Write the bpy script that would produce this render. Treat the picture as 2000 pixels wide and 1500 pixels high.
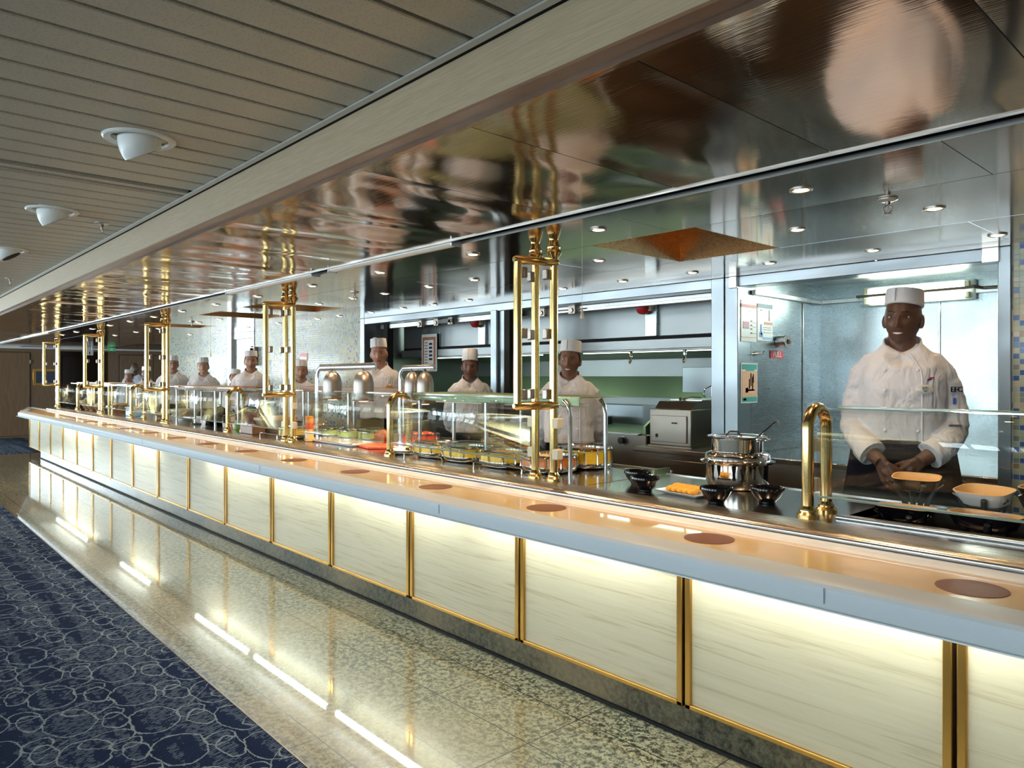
import bpy, bmesh, math, random
from math import sin, cos, pi, radians, sqrt, exp
from mathutils import Vector, Matrix, noise
random.seed(7)
S = bpy.context.scene
for o in list(bpy.data.objects): bpy.data.objects.remove(o)
COL = S.collection

# ------------------------------------------------------------------ camera
cam = bpy.data.cameras.new('camera'); co = bpy.data.objects.new('camera', cam); COL.objects.link(co)
cam.sensor_width = 36.0; cam.lens = 36.0*1414/2000; cam.shift_y = -0.0075; cam.clip_start = 0.02; cam.clip_end = 200
co.location = (0, 0, 1.42)
CAMANG = math.atan(1290/1414)
co.rotation_euler = (pi/2, 0, pi/2-CAMANG)
S.camera = co

# ------------------------------------------------------------------ world, exposure
S.view_settings.view_transform = 'Standard'; S.view_settings.look = 'None'
S.view_settings.exposure = 0.0; S.view_settings.gamma = 1.0
w = bpy.data.worlds.new('sky'); S.world = w; w.use_nodes = True
wb = w.node_tree.nodes['Background']; wb.inputs[0].default_value = (0.62, 0.78, 1.0, 1); wb.inputs[1].default_value = 1.5
S.cycles.use_denoising = True
S.cycles.max_bounces = 10; S.cycles.glossy_bounces = 6; S.cycles.transparent_max_bounces = 24
S.cycles.sample_clamp_indirect = 6.0
S.cycles.caustics_reflective = True

def area(name, loc, rot, sx, sy, power, col, parent=None):
    l = bpy.data.lights.new(name, 'AREA'); l.shape = 'RECTANGLE'; l.size = sx; l.size_y = sy; l.energy = power; l.color = col
    o = bpy.data.objects.new(name, l); o.location = loc; o.rotation_euler = rot; COL.objects.link(o)
    if parent: o.parent = parent
    return o
# daylight outside each window of the dining room (wall behind the camera), lamps pointing in (+Y)
WINX = [(-22.6+2.6*i, -20.7+2.6*i) for i in range(10)]
WPOW = [190, 190, 190, 180, 165, 130, 95, 75, 65, 60]
for (a, b), pw in zip(WINX, WPOW):
    area('daylight', ((a+b)/2, -4.75, 1.45), (radians(90), 0, 0), b-a, 1.3, pw*1.0, (0.80, 0.91, 1.0))
WINL = [(-4.1, -1.7), (-1.3, 1.1)]
for y0, y1 in WINL: area('daylight', (-24.25, (y0+y1)/2, 1.4), (radians(90), 0, radians(-90)), y1-y0, 1.5, 240, (0.80, 0.91, 1.0))
# kitchen strip lights behind the hood and ceiling of the kitchen
area('kitchen_light', (-6.2, 5.6, 2.22), (0, 0, 0), 2.2, .25, 24, (0.80, 1.0, 0.88))
area('kitchen_light', (-3.9, 5.6, 2.22), (0, 0, 0), 2.0, .25, 24, (0.80, 1.0, 0.88))

# ------------------------------------------------------------------ materials
def new(name):
    m = bpy.data.materials.new(name); m.use_nodes = True
    nt = m.node_tree; return m, nt, nt.nodes['Principled BSDF']
def node(nt, t, **kw):
    n = nt.nodes.new(t)
    for k, v in kw.items():
        if k.startswith('i'):
            key = k[1:]; key = int(key) if key.isdigit() else key
            if isinstance(v, bpy.types.NodeSocket): nt.links.new(v, n.inputs[key])
            else: n.inputs[key].default_value = v
        else: setattr(n, k, v)
    return n
def mth(nt, op, a, b=None, c=None):
    n = nt.nodes.new('ShaderNodeMath'); n.operation = op
    for i, v in enumerate((a, b, c)):
        if v is None: continue
        if isinstance(v, bpy.types.NodeSocket): nt.links.new(v, n.inputs[i])
        else: n.inputs[i].default_value = v
    return n.outputs[0]
def mixc(nt, f, a, b, bt='MIX'):
    n = nt.nodes.new('ShaderNodeMix'); n.data_type = 'RGBA'; n.blend_type = bt
    for i, v in ((0, f), (6, a), (7, b)):
        if isinstance(v, bpy.types.NodeSocket): nt.links.new(v, n.inputs[i])
        else: n.inputs[i].default_value = (v if i == 0 else (*v, 1))
    return n.outputs[2]
def ramp(nt, f, stops, const=False):
    n = nt.nodes.new('ShaderNodeValToRGB'); nt.links.new(f, n.inputs[0]); r = n.color_ramp
    if const: r.interpolation = 'CONSTANT'
    while len(r.elements) > 1: r.elements.remove(r.elements[0])
    r.elements[0].position = stops[0][0]; r.elements[0].color = (*stops[0][1], 1)
    for p, c in stops[1:]:
        e = r.elements.new(p); e.color = (*c, 1)
    return n.outputs[0]
def pos(nt, sx=1, sy=1, sz=1, gen='Object'):
    tc = nt.nodes.new('ShaderNodeTexCoord'); mp = nt.nodes.new('ShaderNodeMapping')
    nt.links.new(tc.outputs[gen], mp.inputs[0]); mp.inputs['Scale'].default_value = (sx, sy, sz); return mp.outputs[0]
def noi(nt, v, scale, det=2, rough=.5, dist=0):
    n = node(nt, 'ShaderNodeTexNoise', iScale=scale, iDetail=det, iRoughness=rough, iDistortion=dist); nt.links.new(v, n.inputs['Vector']); return n.outputs['Fac']
def bump(nt, h, st, dist=.01):
    n = node(nt, 'ShaderNodeBump', iStrength=st, iDistance=dist); nt.links.new(h, n.inputs['Height']); return n.outputs[0]
def L(nt, a, b): nt.links.new(a, b)
def simple(name, col, rough=.5, metal=0, var=.06, scale=30, coat=0, bmp=0, bsc=200, **kw):
    m, nt, p = new(name)
    v = pos(nt); f = noi(nt, v, scale, 3)
    c = mixc(nt, f, tuple(max(0, x*(1-var)) for x in col), tuple(min(1, x*(1+var)) for x in col)); L(nt, c, p.inputs['Base Color'])
    p.inputs['Roughness'].default_value = rough; p.inputs['Metallic'].default_value = metal; p.inputs['Coat Weight'].default_value = coat
    if bmp: L(nt, bump(nt, noi(nt, v, bsc, 2), bmp, .002), p.inputs['Normal'])
    for k, x in kw.items(): p.inputs[k.replace('_', ' ')].default_value = x
    return m
def emit(name, col, st):
    m, nt, p = new(name); p.inputs['Base Color'].default_value = (*col, 1); p.inputs['Emission Color'].default_value = (*col, 1); p.inputs['Emission Strength'].default_value = st; return m
def steel(name, col, rough, sx=1, sy=1, sz=1, st=.08, rv=.08, wave=0, aniso=0):
    m, nt, p = new(name)
    v = pos(nt, sx, sy, sz); f = noi(nt, v, 220, 2, .6)
    big = noi(nt, pos(nt), 1.3, 2)
    L(nt, mixc(nt, big, tuple(x*.88 for x in col), tuple(min(1, x*1.08) for x in col)), p.inputs['Base Color'])
    r = mth(nt, 'MULTIPLY_ADD', f, rv*2, rough-rv); L(nt, r, p.inputs['Roughness']); p.inputs['Metallic'].default_value = 1
    b = bump(nt, f, st*.2, .0004)
    if wave:
        w2 = noi(nt, pos(nt, 1, 1, 1), 2.2, 1.0); b2 = node(nt, 'ShaderNodeBump', iStrength=1.0, iDistance=wave*.6); L(nt, w2, b2.inputs['Height']); L(nt, b, b2.inputs['Normal']); b = b2.outputs[0]
    L(nt, b, p.inputs['Normal']); return m
MT = {}
MT['steel'] = steel('brushed_steel', (.62, .63, .62), .30, 1, 1, .04)
MT['steel_h'] = steel('horizontal_brushed_steel', (.30, .32, .32), .42, .03, 1, 1, wave=.012)
MT['steel_w'] = steel('wall_steel', (.45, .51, .53), .26, 1, .05, 1, wave=.022)
MT['steel_c'] = steel('column_steel', (.33, .37, .40), .34, 1, .05, 1, wave=.03)
MT['steel_d'] = steel('aged_steel', (.33, .29, .25), .34, .05, 1, 1)
MT['steel_g'] = steel('greenish_steel', (.24, .31, .20), .45, .05, 1, 1)
MT['counter'] = steel('worktop_steel', (.60, .57, .53), .16, .05, 1, 1, rv=.05)
MT['nose'] = steel('counter_edge_steel', (.50, .45, .39), .28, .02, 1, 1)
MT['chrome'] = simple('polished_steel', (.75, .74, .72), .06, 1, .02)
MT['pipe'] = simple('satin_steel_tube', (.62, .64, .66), .24, 1, .04)
MT['dome'] = simple('satin_dome_steel', (.42, .38, .34), .38, 1, .04)
MT['brass'] = simple('polished_brass', (.83, .62, .27), .17, 1, .05, 25, bmp=.05)
MT['gold'] = simple('gold_trim', (.56, .31, .075), .32, 1, .06)
MT['cream'] = simple('cream_clamp', (.66, .62, .48), .45)
MT['white'] = simple('white_enamel', (.80, .82, .80), .35)
MT['whitep'] = simple('white_porcelain', (.82, .84, .86), .12, coat=.5)
MT['black'] = simple('black_rubber', (.012, .012, .014), .4)
MT['blackg'] = simple('black_glaze', (.004, .004, .006), .12, coat=.25, Specular_IOR_Level=.3)
MT['redp'] = simple('red_plastic', (.55, .02, .02), .3, coat=.3)
MT['board'] = simple('red_board', (.62, .07, .03), .5)
MT['tube'] = emit('fluorescent_tube_glow', (.92, 1.0, .90), 46)
MT['tubek'] = emit('alcove_tube_glow', (.88, 1.0, .86), 12)
MT['halo'] = emit('halogen_glow', (1.0, .62, .26), 30)
MT['signw'] = simple('sign_white', (.75, .75, .72), .4)
MT['signg'] = emit('exit_sign_green', (.02, .40, .12), .35)
MT['navy'] = simple('navy_cloth', (.005, .007, .016), .95, bmp=.3, Specular_IOR_Level=.08)
MT['blackc'] = simple('black_cloth', (.006, .006, .008), .95, bmp=.3, Specular_IOR_Level=.1)
MT['hat'] = simple('white_paper_hat', (.80, .81, .84), .75)
MT['hair'] = simple('dark_hair', (.012, .010, .009), .55, bmp=.8, bsc=400)
MT['eyew'] = simple('eye_white', (.36, .34, .33), .3)
MT['eyed'] = simple('eye_dark', (.015, .008, .005), .1)
MT['teeth'] = simple('teeth', (.75, .74, .70), .25)
MT['badge'] = simple('badge_gold', (.65, .45, .18), .3, .7)
MT['badges'] = simple('badge_silver', (.72, .72, .66), .35, .2)
MT['ink'] = simple('dark_ink', (.01, .01, .02), .6)
MT['yellow'] = simple('yellow_enamel', (.80, .56, .03), .28, coat=.6)
MT['orange'] = simple('orange_enamel', (.62, .20, .02), .28, coat=.6)
MT['green'] = simple('green_enamel', (.33, .50, .20), .3, coat=.5)
MT['bamboo'] = simple('bamboo_lining', (.82, .52, .22), .5, scale=60)
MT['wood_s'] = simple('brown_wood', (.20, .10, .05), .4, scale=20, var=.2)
MT['meat'] = simple('roast_meat', (.17, .05, .025), .35, scale=25, var=.6, bmp=1, bsc=60)
MT['fritter'] = simple('fried_batter', (.85, .42, .05), .6, scale=70, var=.3, bmp=1, bsc=120)
MT['tomato'] = simple('tomato_red', (.60, .05, .02), .3)
MT['corn'] = simple('orange_kernels', (.85, .30, .03), .4)
MT['salad'] = simple('salad_green', (.12, .25, .05), .5)
MT['lid'] = simple('blue_grey_metal', (.55, .60, .68), .25, .8)
MT['bluebox'] = simple('pale_blue_plastic', (.30, .50, .75), .4)
MT['trimsteel'] = simple('ceiling_trim', (.62, .62, .60), .3, .6)
MT['void'] = simple('dark_gap', (.006, .006, .006), .8)
MT['cove'] = simple('white_solid_surface', (.88, .90, .90), .3)
MT['fascia'] = simple('pale_blue_solid_surface', (.64, .71, .76), .35, scale=150, var=.03)
MT['laminate'] = simple('warm_lit_cream_laminate', (.92, .66, .32), .2, scale=6, var=.05, coat=.5)  # cream laminate, orange of the warm lamps put into its base colour
MT['disc'] = simple('brown_leather_disc', (.22, .08, .04), .45, scale=80, var=.3)
MT['glasslid'] = None

def glass(name, tint, extra=0.0):
    m = bpy.data.materials.new(name); m.use_nodes = True; nt = m.node_tree; nt.nodes.clear()
    out = nt.nodes.new('ShaderNodeOutputMaterial'); mx = nt.nodes.new('ShaderNodeMixShader')
    tr = node(nt, 'ShaderNodeBsdfTransparent', iColor=(*tint, 1)); gl = node(nt, 'ShaderNodeBsdfGlossy', iRoughness=.01)
    ge = nt.nodes.new('ShaderNodeNewGeometry'); dt = node(nt, 'ShaderNodeVectorMath', operation='DOT_PRODUCT'); L(nt, ge.outputs['Normal'], dt.inputs[0]); L(nt, ge.outputs['Incoming'], dt.inputs[1])
    cs = mth(nt, 'SUBTRACT', 1.0, mth(nt, 'ABSOLUTE', dt.outputs['Value'])); f = mth(nt, 'MULTIPLY_ADD', mth(nt, 'POWER', cs, 5.0), .55, .03+extra)
    L(nt, f, mx.inputs[0]); L(nt, tr.outputs[0], mx.inputs[1]); L(nt, gl.outputs[0], mx.inputs[2]); L(nt, mx.outputs[0], out.inputs[0]); return m
MT['glass'] = glass('clear_glass', (.95, .975, .965), .0)
MT['glasse'] = simple('green_glass_edge', (.22, .30, .24), .1, 0, .05, coat=1)
MT['glasslid'] = MT['glass']

def m_ceiling_steel():
    m, nt, p = new('mirror_ceiling_steel')
    v = pos(nt); big = noi(nt, pos(nt, .7, 1.2, 1), 1.0, 2)
    L(nt, ramp(nt, big, [(.3, (.66, .49, .37)), (.7, (.80, .65, .53))]), p.inputs['Base Color'])
    fine = noi(nt, pos(nt, .03, 1, 1), 160, 2); r = mth(nt, 'MULTIPLY_ADD', fine, .07, .06); L(nt, r, p.inputs['Roughness'])
    p.inputs['Metallic'].default_value = 1
    L(nt, bump(nt, fine, .30, .0006), p.inputs['Normal']); return m
MT['csteel'] = m_ceiling_steel()
def m_coffer():
    return steel('copper_toned_steel', (.66, .38, .17), .28)
MT['coffer'] = m_coffer()

def m_panelwood():
    m, nt, p = new('pale_maple')
    v = pos(nt, .6, .6, 15)
    wv = noi(nt, pos(nt, 1.2, 1, 2.2), 1.0, 2)
    n1 = node(nt, 'ShaderNodeTexNoise', iScale=2.2, iDetail=6, iRoughness=.62, iDistortion=1.4); L(nt, v, n1.inputs['Vector'])
    n2 = noi(nt, pos(nt, 1.5, 1, 60), 4, 3, .6)
    c = ramp(nt, n1.outputs['Fac'], [(.32, (.36, .30, .19)), (.46, (.50, .445, .32)), (.7, (.55, .495, .37))])
    c = mixc(nt, mth(nt, 'MULTIPLY', n2, .28), c, (.50, .42, .28)); L(nt, c, p.inputs['Base Color'])
    p.inputs['Roughness'].default_value = .38; return m
MT['maple'] = m_panelwood()
def m_beam():
    m, nt, p = new('limed_oak')
    n = noi(nt, pos(nt, 1.0, 12, 40), 9, 4, .6, .6)
    L(nt, ramp(nt, n, [(.3, (.335, .255, .155)), (.65, (.43, .335, .215))]), p.inputs['Base Color']); p.inputs['Roughness'].default_value = .5; return m
MT['oak'] = m_beam()
def m_veneer():
    m, nt, p = new('brown_veneer')
    n = noi(nt, pos(nt, 30, 30, 1.0), 3, 4, .6, .5)
    L(nt, ramp(nt, n, [(.3, (.17, .10, .05)), (.7, (.27, .17, .09))]), p.inputs['Base Color']); p.inputs['Roughness'].default_value = .4; return m
MT['veneer'] = m_veneer()
def m_mosaic(name, sz, blue):
    m, nt, p = new(name)
    tc = nt.nodes.new('ShaderNodeTexCoord'); s = node(nt, 'ShaderNodeSeparateXYZ'); L(nt, tc.outputs['Object'], s.inputs[0])
    x = mth(nt, 'DIVIDE', s.outputs[0], sz); z = mth(nt, 'DIVIDE', s.outputs[2], sz)
    fx = mth(nt, 'FLOOR', x); fz = mth(nt, 'FLOOR', z); cx = mth(nt, 'FRACT', x); cz = mth(nt, 'FRACT', z)
    cmb = node(nt, 'ShaderNodeCombineXYZ', i0=fx, i1=fz); wn = node(nt, 'ShaderNodeTexWhiteNoise', noise_dimensions='2D'); L(nt, cmb.outputs[0], wn.inputs[0])
    b = 1-blue
    c = ramp(nt, wn.outputs[0], [(0, (.42, .46, .32)), (.2, (.34, .42, .28)), (.36, (.52, .50, .36)), (.55, (.40, .46, .38)), (.70, (.46, .40, .27)), (b-.08, (.20, .26, .26)), (b-.03, (.30, .22, .14)), (b, (.03, .10, .38)), (b+blue*.6, (.06, .16, .42))], True)
    g = mth(nt, 'MINIMUM', mth(nt, 'MINIMUM', cx, cz), mth(nt, 'SUBTRACT', 1, mth(nt, 'MAXIMUM', cx, cz)))
    gm = mth(nt, 'LESS_THAN', g, .055)
    L(nt, mixc(nt, gm, c, (.45, .46, .40)), p.inputs['Base Color'])
    p.inputs['Roughness'].default_value = .12
    jit = node(nt, 'ShaderNodeTexWhiteNoise', noise_dimensions='2D'); L(nt, cmb.outputs[0], jit.inputs[0])
    tilt = mth(nt, 'MULTIPLY', mth(nt, 'MULTIPLY', jit.outputs[0], cx), .5)
    L(nt, bump(nt, mth(nt, 'ADD', mth(nt, 'SUBTRACT', 1, gm), tilt), .4, .002), p.inputs['Normal'])
    L(nt, mth(nt, 'MULTIPLY_ADD', gm, .5, .18), p.inputs['Roughness']); return m
MT['mosaic'] = m_mosaic('mosaic_tiles', .0285, .10)
MT['mosaicb'] = m_mosaic('mosaic_tiles_blue', .0285, .20)
def m_granite(name, joints=True):
    m, nt, p = new(name)
    v = pos(nt); n1 = noi(nt, v, 34, 6, .75, .3); n2 = noi(nt, v, 60, 3, .6, .2); n3 = noi(nt, v, 1.1, 2)
    c = ramp(nt, n1, [(.40, (.014, .015, .010)), (.46, (.095, .092, .06)), (.51, (.27, .25, .17)), (.68, (.42, .39, .27))] if joints else [(.38, (.015, .014, .01)), (.46, (.06, .055, .035)), (.54, (.11, .10, .06)), (.7, (.15, .135, .09))])
    c = mixc(nt, mth(nt, 'LESS_THAN', n2, .42), c, (.055, .058, .048))
    c = mixc(nt, mth(nt, 'MULTIPLY', ramp(nt, n3, [(.45, (0, 0, 0)), (.65, (1, 1, 1))]), .35), c, (.46, .33, .18))
    if joints:
        s = node(nt, 'ShaderNodeSeparateXYZ'); L(nt, v, s.inputs[0])
        fx = mth(nt, 'FRACT', mth(nt, 'DIVIDE', mth(nt, 'ADD', s.outputs[0], 50.0), .585)); fy = mth(nt, 'FRACT', mth(nt, 'DIVIDE', mth(nt, 'ADD', s.outputs[1], 29.1), .29))
        j = mth(nt, 'MAXIMUM', mth(nt, 'LESS_THAN', fx, .009), mth(nt, 'LESS_THAN', fy, .018))
        c = mixc(nt, j, c, (.02, .018, .014))
    L(nt, c, p.inputs['Base Color']); p.inputs['Roughness'].default_value = .3; p.inputs['Specular IOR Level'].default_value = .25
    p.inputs['Coat Weight'].default_value = 1 if joints else .15; p.inputs['Coat Roughness'].default_value = .03 if joints else .3; p.inputs['Coat IOR'].default_value = 1.6; return m
MT['granite'] = m_granite('polished_granite'); MT['granitep'] = m_granite('granite_plinth', False)
def m_carpet():
    m, nt, p = new('blue_loop_carpet')
    v0 = pos(nt); nd = node(nt, 'ShaderNodeTexNoise', iScale=5.5, iDetail=6, iRoughness=.65); L(nt, v0, nd.inputs['Vector'])
    sub = node(nt, 'ShaderNodeVectorMath', operation='SUBTRACT'); L(nt, nd.outputs['Color'], sub.inputs[0]); sub.inputs[1].default_value = (.5, .5, .5)
    sc = node(nt, 'ShaderNodeVectorMath', operation='SCALE'); L(nt, sub.outputs[0], sc.inputs[0]); sc.inputs['Scale'].default_value = .09
    ad = node(nt, 'ShaderNodeVectorMath', operation='ADD'); L(nt, v0, ad.inputs[0]); L(nt, sc.outputs[0], ad.inputs[1])
    s = node(nt, 'ShaderNodeSeparateXYZ'); L(nt, ad.outputs[0], s.inputs[0]); X, Y = s.outputs[0], s.outputs[1]
    def ring(cx, cy, ox, oy, rx, ry, wd):
        row = mth(nt, 'FLOOR', mth(nt, 'DIVIDE', mth(nt, 'ADD', Y, oy+20), cy))
        a = mth(nt, 'FRACT', mth(nt, 'DIVIDE', mth(nt, 'ADD', mth(nt, 'ADD', X, ox+40), mth(nt, 'MULTIPLY', row, cx*.37)), cx))
        b = mth(nt, 'FRACT', mth(nt, 'DIVIDE', mth(nt, 'ADD', Y, oy+20), cy))
        a = mth(nt, 'MULTIPLY', mth(nt, 'SUBTRACT', a, .5), cx/rx); b = mth(nt, 'MULTIPLY', mth(nt, 'SUBTRACT', b, .5), cy/ry)
        d = mth(nt, 'SQRT', mth(nt, 'ADD', mth(nt, 'MULTIPLY', a, a), mth(nt, 'MULTIPLY', b, b)))
        return mth(nt, 'LESS_THAN', mth(nt, 'ABSOLUTE', mth(nt, 'SUBTRACT', d, 1)), wd)
    r = ring(.32, .27, 0, 0, .130, .090, .032)
    for a in ((.32, .27, .10, .12, .085, .045, .06), (.32, .27, .19, .13, .05, .055, .06), (.35, .54, .05, .05, .06, .10, .04)):
        r = mth(nt, 'MAXIMUM', r, ring(*a))
    # sketchy long strands
    ln = mth(nt, 'FRACT', mth(nt, 'MULTIPLY', mth(nt, 'ADD', mth(nt, 'ADD', X, mth(nt, 'MULTIPLY', Y, .9)), 50), 2.6))
    r = mth(nt, 'MAXIMUM', r, mth(nt, 'MULTIPLY', mth(nt, 'LESS_THAN', ln, .012), mth(nt, 'GREATER_THAN', noi(nt, v0, 3.2, 1), .52)))
    so = node(nt, 'ShaderNodeSeparateXYZ'); L(nt, v0, so.inputs[0])
    # woven hatch in lighter bands that run along the room
    band = noi(nt, pos(nt, .55, 5.5, 1), 1.15, 3, .6)
    hat = mth(nt, 'GREATER_THAN', mth(nt, 'SINE', mth(nt, 'MULTIPLY', mth(nt, 'ADD', so.outputs[0], mth(nt, 'MULTIPLY', so.outputs[1], .25)), 520)), .1)
    dash = mth(nt, 'GREATER_THAN', noi(nt, pos(nt, 120, 28, 1), 1.0, 1), .47)
    hm = mth(nt, 'MULTIPLY', mth(nt, 'MULTIPLY', hat, dash), mth(nt, 'GREATER_THAN', mth(nt, 'ADD', band, mth(nt, 'MULTIPLY', noi(nt, v0, 26, 2), .30)), .63))
    c = mixc(nt, noi(nt, v0, 6, 2), (.003, .008, .032), (.006, .018, .065))
    c = mixc(nt, mth(nt, 'MULTIPLY', hm, .8), c, (.17, .22, .28))
    spk = mth(nt, 'GREATER_THAN', noi(nt, pos(nt, 90, 160, 1), 1, 1), .62)
    c = mixc(nt, mth(nt, 'MULTIPLY', spk, .3), c, (.03, .06, .13))
    c = mixc(nt, mth(nt, 'MULTIPLY', r, .85), c, (.26, .31, .34))
    L(nt, c, p.inputs['Base Color']); p.inputs['Roughness'].default_value = .95; p.inputs['Specular IOR Level'].default_value = .1
    L(nt, bump(nt, noi(nt, v0, 400, 2), .6, .003), p.inputs['Normal']); return m
MT['carpet'] = m_carpet()
def m_slat():
    m, nt, p = new('perforated_grey_slat')
    v = pos(nt, 120, 120, 120); n = node(nt, 'ShaderNodeTexVoronoi', iScale=1.0); L(nt, v, n.inputs['Vector'])
    L(nt, mixc(nt, mth(nt, 'LESS_THAN', n.outputs[0], .33), (.52, .47, .375), (.42, .38, .305)), p.inputs['Base Color']); p.inputs['Roughness'].default_value = .45; p.inputs['Metallic'].default_value = .1; return m
MT['slat'] = m_slat()
def m_fabric():
    m, nt, p = new('white_chef_cotton')
    v = pos(nt); L(nt, mixc(nt, noi(nt, v, 12, 3), (.62, .64, .70), (.72, .74, .79)), p.inputs['Base Color']); p.inputs['Roughness'].default_value = .85
    a = noi(nt, pos(nt, 1, 1, .55), 13, 2.5, .5, 1.2); b1 = node(nt, 'ShaderNodeBump', iStrength=.8, iDistance=.028); L(nt, a, b1.inputs['Height'])
    b2 = node(nt, 'ShaderNodeBump', iStrength=.3, iDistance=.001); L(nt, noi(nt, v, 700, 1), b2.inputs['Height']); L(nt, b1.outputs[0], b2.inputs['Normal'])
    L(nt, b2.outputs[0], p.inputs['Normal']); return m
MT['cotton'] = m_fabric()
def skin(name, c):
    m, nt, p = new(name); v = pos(nt)
    L(nt, mixc(nt, noi(nt, v, 30, 3), tuple(x*.86 for x in c), tuple(x*1.12 for x in c)), p.inputs['Base Color']); p.inputs['Roughness'].default_value = .45
    p.inputs['Subsurface Weight'].default_value = .08; p.inputs['Subsurface Radius'].default_value = (.02, .008, .004); p.inputs['Subsurface Scale'].default_value = .3
    L(nt, bump(nt, noi(nt, v, 300, 2), .15, .001), p.inputs['Normal']); return m
SK = {'a': skin('deep_brown_skin', (.115, .055, .036)), 'b': skin('brown_skin', (.20, .095, .060)), 'c': skin('tan_skin', (.38, .20, .135)), 'd': skin('light_tan_skin', (.47, .27, .19))}
LIP = {'a': skin('deep_brown_lips', (.13, .05, .04)), 'b': skin('brown_lips', (.20, .075, .06)), 'c': skin('tan_lips', (.36, .13, .10)), 'd': skin('light_lips', (.42, .16, .13))}

# ------------------------------------------------------------------ mesh helper
class MB:
    def __init__(s): s.v = []; s.f = []; s.mi = []; s.cur = 0
    def add(s, vs, fs):
        o = len(s.v); s.v += [tuple(x) for x in vs]; s.f += [tuple(i+o for i in f) for f in fs]; s.mi += [s.cur]*len(fs); return s
    def box(s, x0, x1, y0, y1, z0, z1):
        if x0 > x1: x0, x1 = x1, x0
        if y0 > y1: y0, y1 = y1, y0
        if z0 > z1: z0, z1 = z1, z0
        return s.add([(x0,y0,z0),(x1,y0,z0),(x1,y1,z0),(x0,y1,z0),(x0,y0,z1),(x1,y0,z1),(x1,y1,z1),(x0,y1,z1)], [(0,3,2,1),(4,5,6,7),(0,1,5,4),(1,2,6,5),(2,3,7,6),(3,0,4,7)])
    def prism(s, poly, z0, z1):   # poly (x,y) ccw
        n = len(poly); vs = [(x,y,z0) for x,y in poly]+[(x,y,z1) for x,y in poly]
        return s.add(vs, [tuple(range(n-1,-1,-1)), tuple(range(n,2*n))]+[(i,(i+1)%n,n+(i+1)%n,n+i) for i in range(n)])
    def prismx(s, poly, x0, x1):  # poly (y,z)
        n = len(poly); vs = [(x0,y,z) for y,z in poly]+[(x1,y,z) for y,z in poly]
        return s.add(vs, [tuple(range(n-1,-1,-1)), tuple(range(n,2*n))]+[(i,(i+1)%n,n+(i+1)%n,n+i) for i in range(n)])
    def prismy(s, poly, y0, y1):  # poly (x,z)
        n = len(poly); vs = [(x,y0,z) for x,z in poly]+[(x,y1,z) for x,z in poly]
        return s.add(vs, [tuple(range(n)), tuple(range(2*n-1,n-1,-1))]+[(i,n+i,n+(i+1)%n,(i+1)%n) for i in range(n)])
    def lathe(s, prof, c=(0,0,0), seg=24, sx=1, sy=1, a0=0, power=None):
        vs = []; fs = []; n = len(prof)
        for r, z in prof:
            for k in range(seg):
                a = a0+2*pi*k/seg; ca, sa = cos(a), sin(a)
                if power:
                    ca = math.copysign(abs(ca)**power, ca); sa = math.copysign(abs(sa)**power, sa)
                vs.append((c[0]+r*sx*ca, c[1]+r*sy*sa, c[2]+z))
        for i in range(n-1):
            for k in range(seg): fs.append((i*seg+k, i*seg+(k+1)%seg, (i+1)*seg+(k+1)%seg, (i+1)*seg+k))
        fs.append(tuple(range(seg-1,-1,-1))); fs.append(tuple((n-1)*seg+k for k in range(seg)))
        return s.add(vs, fs)
    def tube(s, pts, r, seg=10, closed=False, flat=None):
        pts = [Vector(p) for p in pts]; n = len(pts); rs = r if isinstance(r, (list, tuple)) else [r]*n
        vs = []; fs = []; ref = None
        for i, p in enumerate(pts):
            if closed: t = pts[(i+1)%n]-pts[i-1]
            else: t = pts[min(i+1,n-1)]-pts[max(i-1,0)]
            t.normalize()
            if ref is None:
                ref = Vector((0,0,1)) if abs(t.z) < .9 else Vector((1,0,0))
                u = t.cross(ref).normalized()
            else: u = (u-t*u.dot(t)).normalized()
            w_ = t.cross(u)
            rr = rs[i]; ra, rb = rr if isinstance(rr, (list, tuple)) else (rr, rr)
            for k in range(seg):
                a = 2*pi*k/seg; vs.append(p+u*(cos(a)*ra)+w_*(sin(a)*rb))
        m = n if closed else n-1
        for i in range(m):
            j = (i+1)%n
            for k in range(seg): fs.append((i*seg+k, i*seg+(k+1)%seg, j*seg+(k+1)%seg, j*seg+k))
        if not closed: fs.append(tuple(range(seg-1,-1,-1))); fs.append(tuple((n-1)*seg+k for k in range(seg)))
        return s.add(vs, fs)
    def cyl(s, p, q, r, seg=12): return s.tube([p, q], r, seg)
    def ball(s, c, r, seg=14, rings=9):
        r = r if isinstance(r, (list, tuple)) else (r, r, r)
        vs = [(c[0], c[1], c[2]-r[2])]; fs = []
        for i in range(1, rings):
            th = pi*i/rings
            for k in range(seg): a = 2*pi*k/seg; vs.append((c[0]+r[0]*sin(th)*cos(a), c[1]+r[1]*sin(th)*sin(a), c[2]-r[2]*cos(th)))
        vs.append((c[0], c[1], c[2]+r[2])); t = len(vs)-1
        for k in range(seg):
            fs.append((0, 1+(k+1)%seg, 1+k)); fs.append((t, 1+(rings-2)*seg+k, 1+(rings-2)*seg+(k+1)%seg))
        for i in range(rings-2):
            for k in range(seg): a = 1+i*seg+k; b = 1+i*seg+(k+1)%seg; fs.append((a, b, b+seg, a+seg))
        return s.add(vs, fs)
    def loft(s, rings, cap=True):  # rings: list of lists of points same length
        n = len(rings[0]); vs = [p for r in rings for p in r]; fs = []
        for i in range(len(rings)-1):
            for k in range(n): fs.append((i*n+k, i*n+(k+1)%n, (i+1)*n+(k+1)%n, (i+1)*n+k))
        if cap: fs.append(tuple(range(n-1,-1,-1))); fs.append(tuple((len(rings)-1)*n+k for k in range(n)))
        return s.add(vs, fs)
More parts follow.
